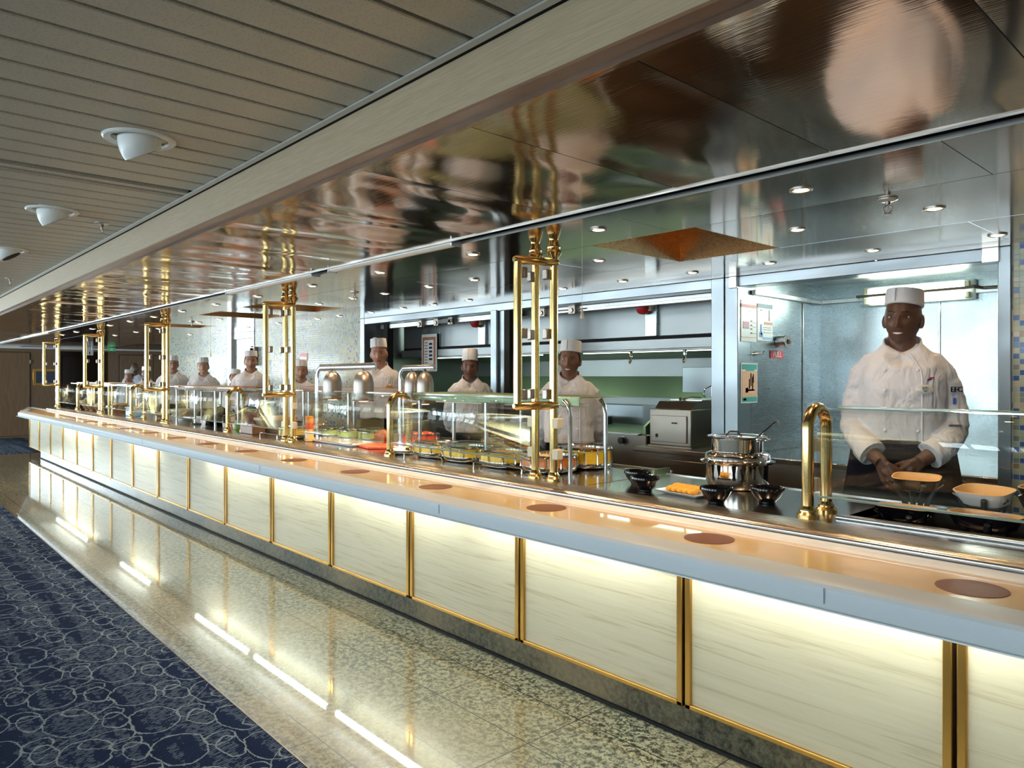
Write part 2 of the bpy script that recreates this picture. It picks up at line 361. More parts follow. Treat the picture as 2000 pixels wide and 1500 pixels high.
    def grid(s, P):
        a, b = len(P), len(P[0]); vs = [p for r in P for p in r]
        return s.add(vs, [(i*b+j, (i+1)*b+j, (i+1)*b+j+1, i*b+j+1) for i in range(a-1) for j in range(b-1)])
    def xf(s, M, start=0):
        for i in range(start, len(s.v)): s.v[i] = tuple(M @ Vector(s.v[i]))
        return s
    def mesh(s, name):
        me = bpy.data.meshes.new(name); me.from_pydata(s.v, [], s.f); me.update(); return me
    def build(s, name, mat, parent=None, loc=None, bevel=0, smooth=True, ang=40, solid=0):
        me = s.mesh(name)
        mats = mat if isinstance(mat, (list, tuple)) else [mat]
        for m in mats: me.materials.append(MT[m] if isinstance(m, str) else m)
        if len(mats) > 1:
            for p, i in zip(me.polygons, s.mi): p.material_index = i
        bm = bmesh.new(); bm.from_mesh(me); bmesh.ops.recalc_face_normals(bm, faces=bm.faces); bm.to_mesh(me); bm.free()
        if smooth:
            for p in me.polygons: p.use_smooth = True
            me.set_sharp_from_angle(angle=radians(ang))
        o = bpy.data.objects.new(name, me); COL.objects.link(o)
        if parent: o.parent = parent
        if loc is not None: o.location = loc
        if solid:
            md = o.modifiers.new('thickness', 'SOLIDIFY'); md.thickness = solid; md.offset = 0
        if bevel:
            md = o.modifiers.new('bevel', 'BEVEL'); md.width = bevel; md.segments = 2; md.limit_method = 'ANGLE'; md.angle_limit = radians(50)
        return o
def tag(o, label=None, cat=None, group=None, kind=None):
    if label: o['label'] = label
    if cat: o['category'] = cat
    if group: o['group'] = group
    if kind: o['kind'] = kind
    return o
def empty(name, loc, rz=0, label=None, cat=None, group=None):
    o = bpy.data.objects.new(name, None); o.location = loc; o.rotation_euler = (0, 0, rz); COL.objects.link(o); o.empty_display_size = .1
    return tag(o, label, cat, group)
def each(name, mat, parent, boxes, **kw):
    for bx in boxes: MB().box(*bx).build(name, mat, parent, **kw)
def struct(name, mb, mat, **kw): return tag(mb.build(name, mat, **kw), kind='structure')
def copy_tree(o, parent=None):
    c = o.copy(); COL.objects.link(c)
    if parent: c.parent = parent
    for ch in list(o.children): copy_tree(ch, c)
    return c
def text(name, body, size, mat, M, parent=None, ext=.0008):
    cu = bpy.data.curves.new(name, 'FONT'); cu.body = body; cu.size = size; cu.extrude = ext; cu.align_x = 'CENTER'; cu.align_y = 'CENTER'
    t = bpy.data.objects.new(name, cu); COL.objects.link(t); dg = bpy.context.evaluated_depsgraph_get()
    me = bpy.data.meshes.new_from_object(t.evaluated_get(dg)); bpy.data.objects.remove(t); bpy.data.curves.remove(cu)
    me.name = name; me.materials.clear(); me.materials.append(MT[mat]); me.transform(M)
    o = bpy.data.objects.new(name, me); COL.objects.link(o)
    if parent: o.parent = parent
    return o
ORD = ['first', 'second', 'third', 'fourth', 'fifth', 'sixth', 'seventh', 'eighth', 'ninth', 'tenth', 'eleventh', 'twelfth', 'thirteenth', 'fourteenth', 'fifteenth', 'sixteenth', 'seventeenth', 'eighteenth', 'nineteenth', 'twentieth']
def hsup(p):  # sane helper: curve points of an arc in the y-z plane
    return p
# ================================================================== ROOM
H = 1.42; ZS = 2.10; ZC = 2.26
# floors
struct('floor', MB().box(-16.0, 3.5, 1.22, 3.4, -.1, 0), 'granite', smooth=False)
MT['tilek'] = simple('kitchen_floor_tile', (.16, .12, .10), .4, scale=8, var=.15)
struct('floor_kitchen', MB().box(-24, 3.5, 3.4, 7, -.1, 0).box(-24, -16, 2.9, 3.4, -.1, 0), 'tilek', smooth=False)
struct('floor_carpet', MB().box(-24, 3.5, -4.6, 1.22, -.1, .006).box(-24, -16, 1.22, 2.9, -.1, .006), 'carpet', smooth=False)
struct('trim_1', MB().box(-16, 3.5, 1.216, 1.222, 0, .008), 'steel_d', smooth=False)
# main slatted ceiling, slats run across the room
c = MB(); x = 2.9; i = 0
while x > -20:
    c.prismy([(x-.1455, ZC), (x-.1455, ZC+.012), (x-.008, ZC+.012), (x-.008, ZC), (x-.012, ZC-.003), (x-.1415, ZC-.003)], -4.5, 1.155) if abs(x-.075+3.52) > .09 else None
    x -= .1535
struct('ceiling_slats', c, 'slat', smooth=False)
struct('ceiling_void', MB().box(-22, 3.4, -4.5, 1.2, ZC+.03, ZC+.08), 'void', smooth=False)
t = empty('air_vent', (-3.52, 1.14, ZC), 0, 'long slotted air vent set between the grey ceiling slats', 'vent')
v = MB()
for u0, u1 in ((-.075, -.042), (-.014, -.002), (.030, .075)): v.box(u0, u1, -5.2, 0, -.004, .012)
v.build('blade', 'slat', t, smooth=False); MB().box(-.075, .075, -5.2, -.01, .012, .02).build('backing', 'void', t, smooth=False)
# edge trim and oak beam
struct('trim_2', MB().box(-20, 3.4, 1.136, 1.158, ZC-.010, ZC-.004), 'trimsteel', smooth=False)
struct('beam', MB().box(-20, 3.4, 1.172, 1.222, 2.115, 2.253), 'oak', bevel=.002)
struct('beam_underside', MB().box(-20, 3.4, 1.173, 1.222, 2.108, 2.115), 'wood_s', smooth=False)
struct('trim_3', MB().box(-20, 3.4, 1.158, 1.2, 2.253, 2.30), 'void', smooth=False)
struct('trim_4', MB().box(-20, 3.4, 1.222, 1.242, 2.095, 2.14), 'csteel', smooth=False)
# mirror steel ceiling: separate slightly sagging panels
def ceil_panel(c, x0, x1, y0, y1, z, seed, sag=.003, wob=.0095):
    nx, ny = 16, 16; P = []
    for i in range(nx+1):
        row = []
        for j in range(ny+1):
            u, v = i/nx, j/ny; x = x0+(x1-x0)*u; y = y0+(y1-y0)*v
            e = min(1, min(u, 1-u)*9)*min(1, min(v, 1-v)*9)
            w_ = noise.noise(Vector((x*3.2+y*.8+seed*3.1, y*1.1, seed)))*1.0+noise.noise(Vector((x*6.5, y*2.2, seed*2.+5)))*.42
            row.append((x, y, z-sag*sin(pi*u)*sin(pi*v)*(1 if seed % 2 else -.6)+wob*w_*e))
        P.append(row)
    c.grid(P)
c = MB(); k = 0; x = 3.0; PW = .565
x = -.405+PW*6
while x > -20:
    ceil_panel(c, x-PW+.0015, x-.0015, 1.243, 2.212, ZS, k); x -= PW; k += 1
o = struct('ceiling', c, 'csteel', ang=60)
# rear ceiling in three strips with coffers
COFF = [(-2.50, -1.88), (-7.05, -6.45), (-8.28, -7.66), (-10.5, -9.9)]
c = MB()
c.v.clear()
def strip(y0, y1, joints, seed, holes=False):
    global c
    for a, b in zip(joints[:-1], joints[1:]):
        if holes and any(abs(a-h[0]) < .01 for h in COFF): continue
        ceil_panel(c, a+.0015, b-.0015, y0, y1, ZS, seed+int(a*7) % 97, .002, .0012)
def joints(off, st): 
    r = []; x = 3+off
    while x > -20.6: r.append(x); x -= st
    return r[::-1]
strip(2.302, 2.838, joints(.13, 1.28), 3); strip(3.632, 4.25, joints(-.22, 1.26), 41); strip(4.253, 4.466, joints(.3, 2.5), 67)
js = [x for x in joints(.245, 1.26) if not any(h[0]-.25 < x < h[1]+.25 for h in COFF)]+[x for h in COFF for x in h]; js.sort()
strip(2.842, 3.628, js, 19, True)
struct('ceiling_rear', c, 'csteel', ang=60)
for i, (a, b) in enumerate(COFF):
    q = MB(); z1 = ZS+.30; ia, ib, y0, y1 = a+.08, b-.08, 2.95, 3.52
    q.add([(a,2.842,ZS),(b,2.842,ZS),(b,3.628,ZS),(a,3.628,ZS),(ia,y0,z1),(ib,y0,z1),(ib,y1,z1),(ia,y1,z1)], [(0,1,5,4),(1,2,6,5),(2,3,7,6),(3,0,4,7),(4,5,6,7)])
    q.build('ceiling_coffer', 'coffer', smooth=False, solid=.004)
    bpy.data.objects[-1] if False else None
for o in [o for o in COL.objects if o.name.startswith('ceiling_coffer')]: tag(o, kind='structure')
struct('ceiling_backing', MB().box(-20, 3.4, 1.25, 4.6, 2.46, 2.5), 'void', smooth=False)
# slot between the two steel ceilings
struct('trim_5', MB().box(-19.9, 3.4, 2.212, 2.217, ZS-.006, ZS+.01).box(-19.9, 3.4, 2.297, 2.302, ZS-.006, ZS+.01), 'trimsteel', smooth=False)
struct('trim_6', MB().box(-19.9, 3.4, 2.217, 2.297, ZS+.04, ZS+.06).box(-19.9, 3.4, 2.212, 2.217, ZS+.01, ZS+.06).box(-19.9, 3.4, 2.297, 2.302, ZS+.01, ZS+.06), 'void', smooth=False)
SL = [(-4.16, -2.90), (-5.86, -4.40), (-15.4, -13.0), (-7.5, -6.0)]
lab = ['white batten lamp in the ceiling slot, the one nearest the brass posts on the right', 'white batten lamp in the ceiling slot above the carving station', 'white batten lamp at the far left end of the ceiling slot', 'white batten lamp in the ceiling slot above the chef beside the steel door frame']
for (a, b), l in list(zip(SL, lab))[:3]:
    t = empty('batten_lamp', ((a+b)/2, 2.257, ZS-.005), 0, l, 'lamp', 'batten lamps in the ceiling slot')
    h = (b-a)/2; MB().prismx([(-.03, .012), (-.028, -.006), (-.012, -.016), (.012, -.016), (.028, -.006), (.03, .012)], -h, h).build('diffuser', 'white', t)
    each('end_cap', 'lid', t, [(-h-.012, -h, -.032, .032, -.018, .02), (h, h+.012, -.032, .032, -.018, .02)])
# back wall (mosaic) with openings; plane Y=4.466
YW = 4.466
struct('wall_back', MB().box(-10.62, -7.555, YW, 4.62, 0, ZS), 'mosaic', smooth=False)
struct('wall_back_left', MB().box(-14.59, -11.60, YW, 4.62, 0, ZS), 'mosaic', smooth=False)
struct('wall_back_right', MB().box(-1.03, 3.5, YW, 4.62, 0, ZS), 'mosaicb', smooth=False)
fr = MB()
fr.box(-7.46, -2.80, YW-.01, 4.60, 2.03, ZS).box(-2.62, -1.08, YW-.012, 4.60, 2.03, ZS)
fr.box(-7.555, -7.46, YW-.012, 4.62, 0, ZS)
struct('trim_7', fr, 'steel_c', bevel=.004)
fr = MB(); fr.box(-2.805, -2.703, YW-.02, 4.62, 0, ZS).box(-2.698, -2.60, YW-.018, 4.62, 0, ZS)
fr.box(-1.09, -1.03, YW-.02, 4.62, 0, ZS)
fr.box(-5.175, -5.09, YW-.02, 4.60, 0, 2.04).box(-5.085, -5.01, YW+.01, 4.60, 0, 2.04)
struct('trim_8', fr, 'steel_c', bevel=.004)
struct('trim_9', MB().box(-5.005, -4.93, YW, 4.60, 0, 2.04), 'void', smooth=False)
# bracket boxes at header ends
t = MB().box(-2.66, -2.60, YW-.035, YW-.012, 2.02, 2.10).box(-1.16, -1.08, YW-.035, YW-.012, 2.02, 2.10); struct('trim_10', t, 'steel', bevel=.003)
# door and frame further left
d = struct('door_1', MB().box(-11.45, -10.66, YW+.02, 4.56, 0, 2.0), 'steel_w', bevel=.003)
MB().box(-10.80, -10.74, YW-.005, YW+.02, 1.70, 1.88).box(-11.38, -11.33, YW-.04, YW+.02, .98, 1.10).build('door_handle', 'steel_d', d, bevel=.004)
struct('trim_11', MB().box(-11.60, -11.45, YW-.03, 4.62, 0, ZS).box(-10.66, -10.62, YW-.01, 4.62, 0, ZS).box(-11.45, -10.66, YW, 4.6, 2.0, ZS), 'steel', bevel=.004)
# end of room: brown veneer wall X=-20 with a dark doorway recess
wv = MB(); wv.box(-20.1, -20, 1.85, 3.65, 0, 2.3).box(-24, -20.1, 1.85, 1.95, 0, 2.3).box(-20.1, -20, 4.72, 7.0, 0, 2.3).box(-20.1, -20, 3.65, 4.72, 2.02, 2.3)
wv.box(-20, -14.59, 4.9, 5.0, 0, 2.3) if False else None
struct('wall_left', wv, 'veneer', smooth=False)
struct('wall_recess', MB().box(-22, -21.9, 3.4, 5.3, 0, 2.3).box(-21.9, -20.1, 3.5, 3.6, 0, 2.3).box(-21.9, -20.1, 4.9, 5.0, 0, 2.3).box(-21.9, -20.1, 3.5, 5, 2.25, 2.3), 'veneer', smooth=False)
struct('wall_passage', MB().box(-20, -14.6, 6.9, 7.0, 0, 2.3), 'veneer', smooth=False)
struct('ceiling_passage', MB().box(-22, -14.6, 4.47, 7.0, 2.25, 2.3), 'white', smooth=False)
struct('trim_12', MB().box(-19.98, -19.9, 1.2, 6.9, 2.06, 2.10), 'white', smooth=False)
def flatdoor(n, y0, y1, z1, hinge=True):
    d = struct(n, MB().box(-20, -19.975, y0, y1, .05, z1), 'veneer', bevel=.003)
    MB().box(-20.0, -19.985, y0-.012, y0, .05, z1).box(-20.0, -19.985, y1, y1+.012, .05, z1).box(-20., -19.985, y0-.012, y1+.012, z1, z1+.012).build('door_gap', 'void', d, smooth=False)
    if hinge: MB().box(-19.975, -19.96, y1-.005, y1+.02, 1.72, 1.80).box(-19.975, -19.96, y1-.005, y1+.02, .62, .70).build('hinge', 'steel', d)
flatdoor('door_2', 1.9, 3.06, 1.97); flatdoor('door_3', 4.95, 5.55, 1.95, False); flatdoor('door_4', 5.75, 6.4, 1.95, False)
d = struct('door_5', MB().box(-21.9, -21.86, 4.06, 4.82, .02, 1.95), 'veneer', bevel=.004); MB().box(-21.86, -21.82, 4.16, 4.19, .9, 1.2).build('door_handle', 'brass', d)
t = empty('menu_frame', (-20, 3.37, 1.40), 0, 'gold-framed double menu case on the brown end wall', 'sign')
MB().box(0, .03, -.25, .25, -.20, .20).build('frame', 'gold', t, bevel=.006); MB().box(.03, .036, -.19, -.02, -.14, .14).box(.03, .036, .02, .19, -.14, .14).build('page', simple('dark_blue_page', (.04, .06, .10), .2), t)
t = empty('exit_sign', (-18.9, 4.51, 2.06), 0, 'small green lit exit sign hanging at the far end', 'sign')
MB().box(-.01, .01, -.08, .08, -.05, .03).build('panel', 'signg', t)
MB().box(-.012, .012, -.035, .035, -.035, .012).build('symbol', 'signw', t)
MB().cyl((0,0,.03), (0,0,.04), .004).build('hanger', 'white', t)
t = empty('restroom_sign', (-19.5, 4.15, 1.98), 0, 'white sign with two small dark restroom figures, above the dark doorway', 'sign')
MB().box(-.01, .01, -.11, .11, -.06, .06).build('panel', 'signw', t)
for yy in (-.035, .035): MB().ball((.012, yy, .025), (.004, .010, .010), 8, 5).box(.010, .014, yy-.010, yy+.010, -.035, .018).build('symbol', 'ink', t)
for yy in (-.08, .08): MB().cyl((0,yy,.06), (0,yy,.12), .003).build('hanger', 'steel', t)
# dining room wall behind the camera with windows, far right wall
wv = MB(); wv.box(-24, 3.5, -4.6, -4.5, 0, .8).box(-24, 3.5, -4.6, -4.5, 2.1, 2.34)
xs = [-24]+[v for p in WINX for v in p]+[3.5]
for a, b in zip(xs[0::2], xs[1::2]): wv.box(a, b, -4.6, -4.5, .8, 2.1)
struct('wall_front', wv, 'white', smooth=False)
for i, (a, b) in enumerate(WINX):
    o = struct('window_%d' % (i+1), MB().box(a, b, -4.56, -4.55, .8, 2.1), 'glass', smooth=False)
    MB().box(a, b, -4.59, -4.5, .8, .84).box(a, b, -4.59, -4.5, 2.06, 2.1).box(a, a+.04, -4.59, -4.5, .84, 2.06).box(b-.04, b, -4.59, -4.5, .84, 2.06).box((a+b)/2-.02, (a+b)/2+.02, -4.58, -4.52, .84, 2.06).build('window_frame', 'white', o, smooth=False)
struct('wall_right', MB().box(3.4, 3.5, -4.6, 7, 0, 2.34), 'oak', smooth=False)
wv = MB().box(-24.1, -24, -4.6, -4.1, 0, 2.34).box(-24.1, -24, -1.7, -1.3, 0, 2.34).box(-24.1, -24, 1.1, 2, 0, 2.34).box(-24.1, -24, -4.1, 1.1, 0, .65).box(-24.1, -24, -4.1, 1.1, 2.15, 2.34)
struct('wall_left_dining', wv, 'veneer', smooth=False)
for i, (y0, y1) in enumerate(WINL):
    o = struct('window_%d' % (11+i), MB().box(-24.06, -24.05, y0, y1, .65, 2.15), 'glass', smooth=False)
    MB().box(-24.09, -24, y0, y1, .65, .69).box(-24.09, -24, y0, y1, 2.11, 2.15).box(-24.09, -24, y0, y0+.04, .69, 2.11).box(-24.09, -24, y1-.04, y1, .69, 2.11).build('window_frame', 'white', o, smooth=False)

# ================================================================== KITCHEN behind the left opening
struct('wall_kitchen', MB().box(-7.7, -2.62, 6.2, 6.3, 0, 2.4), 'steel_h', smooth=False)
struct('wall_kitchen_left', MB().box(-7.75, -7.65, 4.62, 6.3, 0, 2.4), 'steel_h', smooth=False)
struct('ceiling_kitchen', MB().box(-7.7, -2.6, 4.62, 6.3, 2.3, 2.35), 'white', smooth=False)
struct('wall_partition', MB().box(-2.80, -2.62, 4.62, 6.2, 0, 2.35), 'steel', smooth=False)
struct('wall_alcove_left', MB().box(-2.62, -2.60, 4.62, 5.72, .0, ZS+.03), 'steel_w', smooth=False)
hd = empty('extractor_hood', (0, 5.1, 0), 0, 'long stainless extractor hood over the kitchen line', 'extractor hood')
c = MB()
for a, b in ((-7.6, -6.85), (-6.85, -6.1), (-6.05, -5.2), (-5.2, -3.84), (-3.80, -2.85)): c.box(a+.004, b-.004, 0, .02, 1.765, 2.3)
c.build('front_panel', 'steel_h', hd, bevel=.003)
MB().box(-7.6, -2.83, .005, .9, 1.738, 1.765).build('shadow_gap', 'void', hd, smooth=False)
MB().box(-7.6, -2.83, -.03, .0, 1.654, 1.737).box(-7.6, -2.83, -.03, .06, 1.640, 1.654).build('gutter', 'steel_h', hd, bevel=.003)
MB().add([(-7.6,.06,1.66),(-2.83,.06,1.66),(-2.83,.10,1.73),(-7.6,.10,1.73),(-7.6,1.0,1.60),(-2.83,1.0,1.60),(-2.83,1.0,1.73),(-7.6,1.0,1.73)], [(0,1,5,4),(3,2,6,7),(0,1,2,3),(4,5,6,7),(0,3,7,4),(1,2,6,5)]).build('inner_plate', 'steel_g', hd, smooth=False)
each('duct_strip', 'steel_w', hd, [(xx-.05, xx+.07, -.03, .0, 1.765, 2.3) for xx in (-6.06, -3.80)], bevel=.003)
t = empty('hood_light', (-6.3, 5.35, 1.652), 0, 'thin greenish strip light under the hood behind the chef beside the column', 'lamp', 'strip lights under the hood')
MB().box(-.9, .9, -.02, .02, -.012, 0).build('diffuser', emit('hood_tube_glow', (.75, 1.0, .78), 4), t); area('hood_lamp_light', (0, 0, -.02), (0, 0, 0), 1.8, .04, 5, (.70, 1.0, .74), t)
t2 = copy_tree(t); t2.location = (-3.9, 5.35, 1.652); t2['label'] = 'thin greenish strip light under the hood above the chef by the brass posts'
# angled green filter band
struct('trim_13', MB().add([(-7.6,6.19,1.42),(-4.10,6.19,1.42),(-3.92,6.12,1.20),(-7.6,6.12,1.20),(-7.6,6.2,1.42),(-4.10,6.2,1.42),(-3.92,6.2,1.20),(-7.6,6.2,1.20)], [(0,1,2,3),(4,5,6,7),(0,1,5,4),(3,2,6,7),(1,2,6,5),(0,3,7,4)]), 'steel_g', smooth=False)
struct('trim_14', MB().box(-4.20, -2.82, 6.14, 6.19, 1.0, 1.51).box(-3.62, -3.60, 6.12, 6.14, 1.0, 1.51), 'steel_c', bevel=.003)
for n, (xx, l) in enumerate(((-5.20, 'left of the brass posts'), (-4.02, 'above the steel cabinet'), (-3.46, 'nearest the wide steel column'))):
    t = empty('spray_nozzle', (xx, 5.09, 1.64), .3*n, 'small chrome spray nozzle hanging under the hood lip, '+l, 'nozzle', 'nozzles under the hood')
    MB().lathe([(.016, 0), (.018, -.02), (.012, -.025), (.012, -.04)], seg=8).tube([(0,0,-.03), (.006,-.004,-.06), (-.008,-.006,-.095)], [.012, .010, .014], 8).build('body', 'chrome', t)
    MB().ball((-.009,-.006,-.10), .011, 8, 6).build('nozzle_tip', 'orange', t)
for xx, l in ((-3.84, 'above the chef beside the right brass posts'), (-6.10, 'above the chef by the black door edge')):
    t = empty('alarm_bell', (xx, 5.05, 2.01), 0, 'round red alarm bell on the hood front '+l, 'alarm', 'red bells on the hood')
    MB().tube([(0,.03,0), (0,-.01,0), (0,-.05,0), (0,-.075,0), (0,-.08,0)], [.045, .06, .058, .035, .004], 20).build('dome', 'redp', t)
    MB().box(.03, .08, -.02, .03, -.03, .03).build('bracket', 'cream', t)
# sliding screen rail under header
t = empty('shutter_rail', (0, 4.64, 1.98), 0, 'steel sliding rail with black roller clamps under the kitchen opening header', 'rail')
MB().box(-7.4, -2.85, 0, .03, 0, .05).box(-7.4, -2.85, -.005, .0, .02, .028).build('rail', 'steel', t, bevel=.002)
c = MB()
for xx in (-6.55, -6.25, -6.0, -4.65, -4.28): c.box(xx-.04, xx+.04, -.04, 0, -.02, .055); c.cyl((xx, -.05, .01), (xx, 0, .01), .022)
c.build('roller', 'steel_d', t, bevel=.003); MB().box(-4.5, -4.15, -.03, -.01, .015, .025).box(-6.2, -5.95, -.05, -.02, .0, .04).build('latch', 'black', t)
struct('trim_15', MB().box(-7.30, -7.22, 4.62, 4.70, 0, 2.03), 'void', smooth=False)
# notice with brown border inside kitchen
t = empty('framed_notice', (-7.64, 5.25, 1.70), 0, 'white notice with an orange-brown border behind the tall chef', 'poster')
t.location = (-7.0, 5.06, 1.70)
MB().box(-.15, .15, -.004, .004, -.22, .22).build('sheet', 'signw', t); MB().box(-.13, .13, -.007, -.004, -.205, .185).build('border', simple('terracotta_border', (.42, .16, .09), .5), t)
MB().box(-.095, .095, -.010, -.007, -.19, .15).build('page', 'signw', t)
c = MB()
for k in range(9): c.box(-.08, -.02, -.012, -.010, .115-k*.034, .122-k*.034)
for k in range(5): c.box(.01, .07, -.012, -.010, .09-k*.045, .115-k*.045)
c.build('print', 'ink', t, smooth=False)
# cooking line
t = empty('range_unit', (-5.7, 5.5, 0), 0, 'long greenish stainless cooking range behind the chefs', 'range')
MB().box(-1.55, 1.20, -.25, .66, .08, .86).build('body', 'steel_d', t, bevel=.01)
MB().box(-1.55, 1.20, -.28, .67, .86, .92).build('top', 'steel_g', t, bevel=.008)
MB().box(-1.55, 1.20, .55, .66, .92, 1.12).build('splashback', 'steel_c', t, bevel=.006)
MB().box(-1.4, -.7, -.27, -.25, .70, .80).box(-.5, .2, -.27, -.25, .70, .80).box(.4, 1.1, -.27, -.25, .70, .80).build('control_panel', 'void', t, bevel=.004)
MB().box(-.55, .1, -.05, .45, .92, .98).box(.3, .8, 0, .4, .92, 1.0).build('burner', 'black', t, bevel=.01)
t = empty('griddle', (-3.95, 5.2, 0), 0, 'stainless griddle with black knob and side splash beside the steel cabinet', 'griddle')
MB().box(-.42, .24, -.30, .55, .0, .93).build('body', 'steel_d', t, bevel=.01)
MB().box(-.40, .20, -.26, .52, .93, .945).build('cooking_plate', 'steel_g', t, bevel=.003)
MB().prismx([(-.30, .93), (.55, .93), (.55, 1.14), (-.05, 1.14), (-.30, 1.0)], .21, .235).build('side_splash', 'steel_g', t)
MB().prismx([(.55, .93), (.52, .93), (.52, 1.14), (.55, 1.14)], -.42, .235).build('rear_splash', 'steel_c', t)
MB().cyl((0, -.30, .87), (0, -.345, .87), .028, 16).build('knob', 'black', t); MB().cyl((0, -.30, .87), (0, -.31, .87), .036, 16).build('knob_ring', 'steel', t)
MB().box(-.42, .2, -.36, -.30, .925, .94).build('grease_shelf', 'steel', t, bevel=.003)
t = empty('kitchen_worktop', (-3.2, 4.9, 0), 0, 'brown-toned stainless worktop carrying the steel cabinet', 'worktop')
MB().box(-.44, .38, -.27, .90, .825, .86).build('top', 'steel_d', t, bevel=.006)
MB().box(-.42, .37, -.25, .85, .08, .825).box(-.30, .34, -.26, -.25, .15, .78).build('cabinet', MT['steel_d'], t, bevel=.004)
t = empty('steel_cabinet', (-3.385, 5.02, .86), 0, 'square stainless cabinet with a door and small black latch on the worktop', 'cabinet')
MB().box(-.19, .20, -.25, .42, .012, .30).build('body', 'steel_d', t, bevel=.006)
MB().box(-.165, .165, -.262, -.25, .04, .25).build('door', 'steel_d', t, bevel=.003)
MB().box(.035, .075, -.272, -.262, .188, .200).box(-.12, -.107, -.272, -.262, .075, .102).build('latch', 'black', t)
MB().box(-.20, .21, -.26, .42, 0, .012).build('base', 'steel_d', t)
MB().prismx([(-.22, .302), (.42, .302), (.42, .36), (-.16, .36)], -.16, .19).build('sloped_top', 'steel_d', t)
c = MB(); c.box(-.10, .20, -.10, .35, .362, .378); c.build('tray', 'steel', t, bevel=.003)
MB().tube([(.02, -.12, .375), (.10, -.10, .395), (.16, -.05, .39)], .006, 6).tube([(.02, -.12, .345), (.02, -.13, .39)], .012, 8).build('handle', 'chrome', t)
t = empty('wire_basket', (-3.30, 5.45, 1.24), 0, 'wire fryer basket with a pierced plate standing behind the steel cabinet', 'basket')
c = MB()
for zz in (0, .10): c.tube([(-.11,-.04,zz), (.11,-.04,zz), (.11,.14,zz), (-.11,.14,zz)], .004, 6, True)
for xx in (-.11, -.03, .05, .11): c.cyl((xx,-.04,0), (xx,-.04,.1), .003, 6); c.cyl((xx,.14,0), (xx,.14,.1), .003, 6)
c.tube([(-.11,-.04,.1), (-.15,-.08,.07), (-.16,-.09,.0), (-.15,-.08,-.03)], .005, 6)
c.build('frame', 'chrome', t); MB().box(-.05, .06, -.05, -.044, .0, .07).build('plate', 'steel', t)
MB().ball((-.02,-.052,.035), .006, 6, 5).ball((.005,-.052,.035), .006, 6, 5).ball((.03,-.052,.035), .006, 6, 5).build('hole', 'void', t)
# ================================================================== ALCOVE behind the right opening
struct('wall_alcove', MB().box(-2.60, -.9, 5.68, 5.75, .0, 2.35), 'steel_w', smooth=False)
struct('wall_alcove_right', MB().box(-1.0, -.9, 4.62, 5.68, 0, 2.35), 'steel_w', smooth=False)
struct('ceiling_alcove', MB().box(-2.6, -1.0, 4.62, 5.68, 2.13, 2.17), 'steel', smooth=False)
struct('trim_16', MB().box(-2.595, -2.565, 4.62, 5.68, 1.985, 2.02).box(-2.565, -1.0, 5.64, 5.68, 1.985, 2.02).box(-2.599, -2.592, 5.38, 5.40, .9, 1.98).box(-1.75, -1.735, 5.672, 5.68, .9, 1.98), 'steel', bevel=.004)
t = empty('alcove_worktop', (-1.85, 5.05, 0), 0, 'stainless worktop and drawer front in the lit alcove behind the tall chef', 'worktop')
MB().box(-.74, .84, -.56, .62, .845, .88).build('top', 'counter', t, bevel=.006)
MB().box(-.74, .84, -.53, .60, .05, .845).build('cabinet', 'steel_d', t, bevel=.004)
MB().box(-.72, .1, -.545, -.53, .66, .83).box(.12, .82, -.545, -.53, .66, .83).build('drawer_front', 'steel_d', t, bevel=.004)
MB().box(-.06, .12, -.575, -.545, .775, .79).build('drawer_handle', simple('coppery_pull', (.55, .30, .18), .3, .9), t, bevel=.003)
t = empty('alcove_lamp', (-1.88, 5.60, 1.995), 0, 'bright twin-tube fluorescent fitting with clear cover on the alcove wall', 'lamp')
MB().box(-.37, .37, .03, .07, -.05, .09).build('back_plate', 'white', t, bevel=.01)
for zz, yy in ((.055, .0), (-.02, -.015)):
    MB().cyl((-.31, yy, zz), (.31, yy, zz), .018, 12).build('tube', 'tubek', t)
c = MB(); c.prismx([(.03, -.06), (-.03, -.05), (-.05, -.01), (-.05, .06), (-.02, .10), (.03, .10)], -.375, .375); c.build('cover', 'glass', t)
c = MB()
for xx in (-.33, .33):
    for zz in (.055, -.02): c.box(xx-.015, xx+.015, -.015, .03, zz-.02, zz+.02)
c.build('tube_holder', 'cream', t, bevel=.003)
MB().tube([(-.38, .0, .018), (-.38, -.055, .018), (.33, -.055, .022), (.38, -.045, .028), (.42, .02, .02), (.85, .05, .02)], .011, 8).build('guard_bar', 'steel_d', t)
area('alcove_lamp_light', (0, -.08, 0), (radians(60), 0, pi), .7, .1, 15, (.84, 1.0, .92), t)
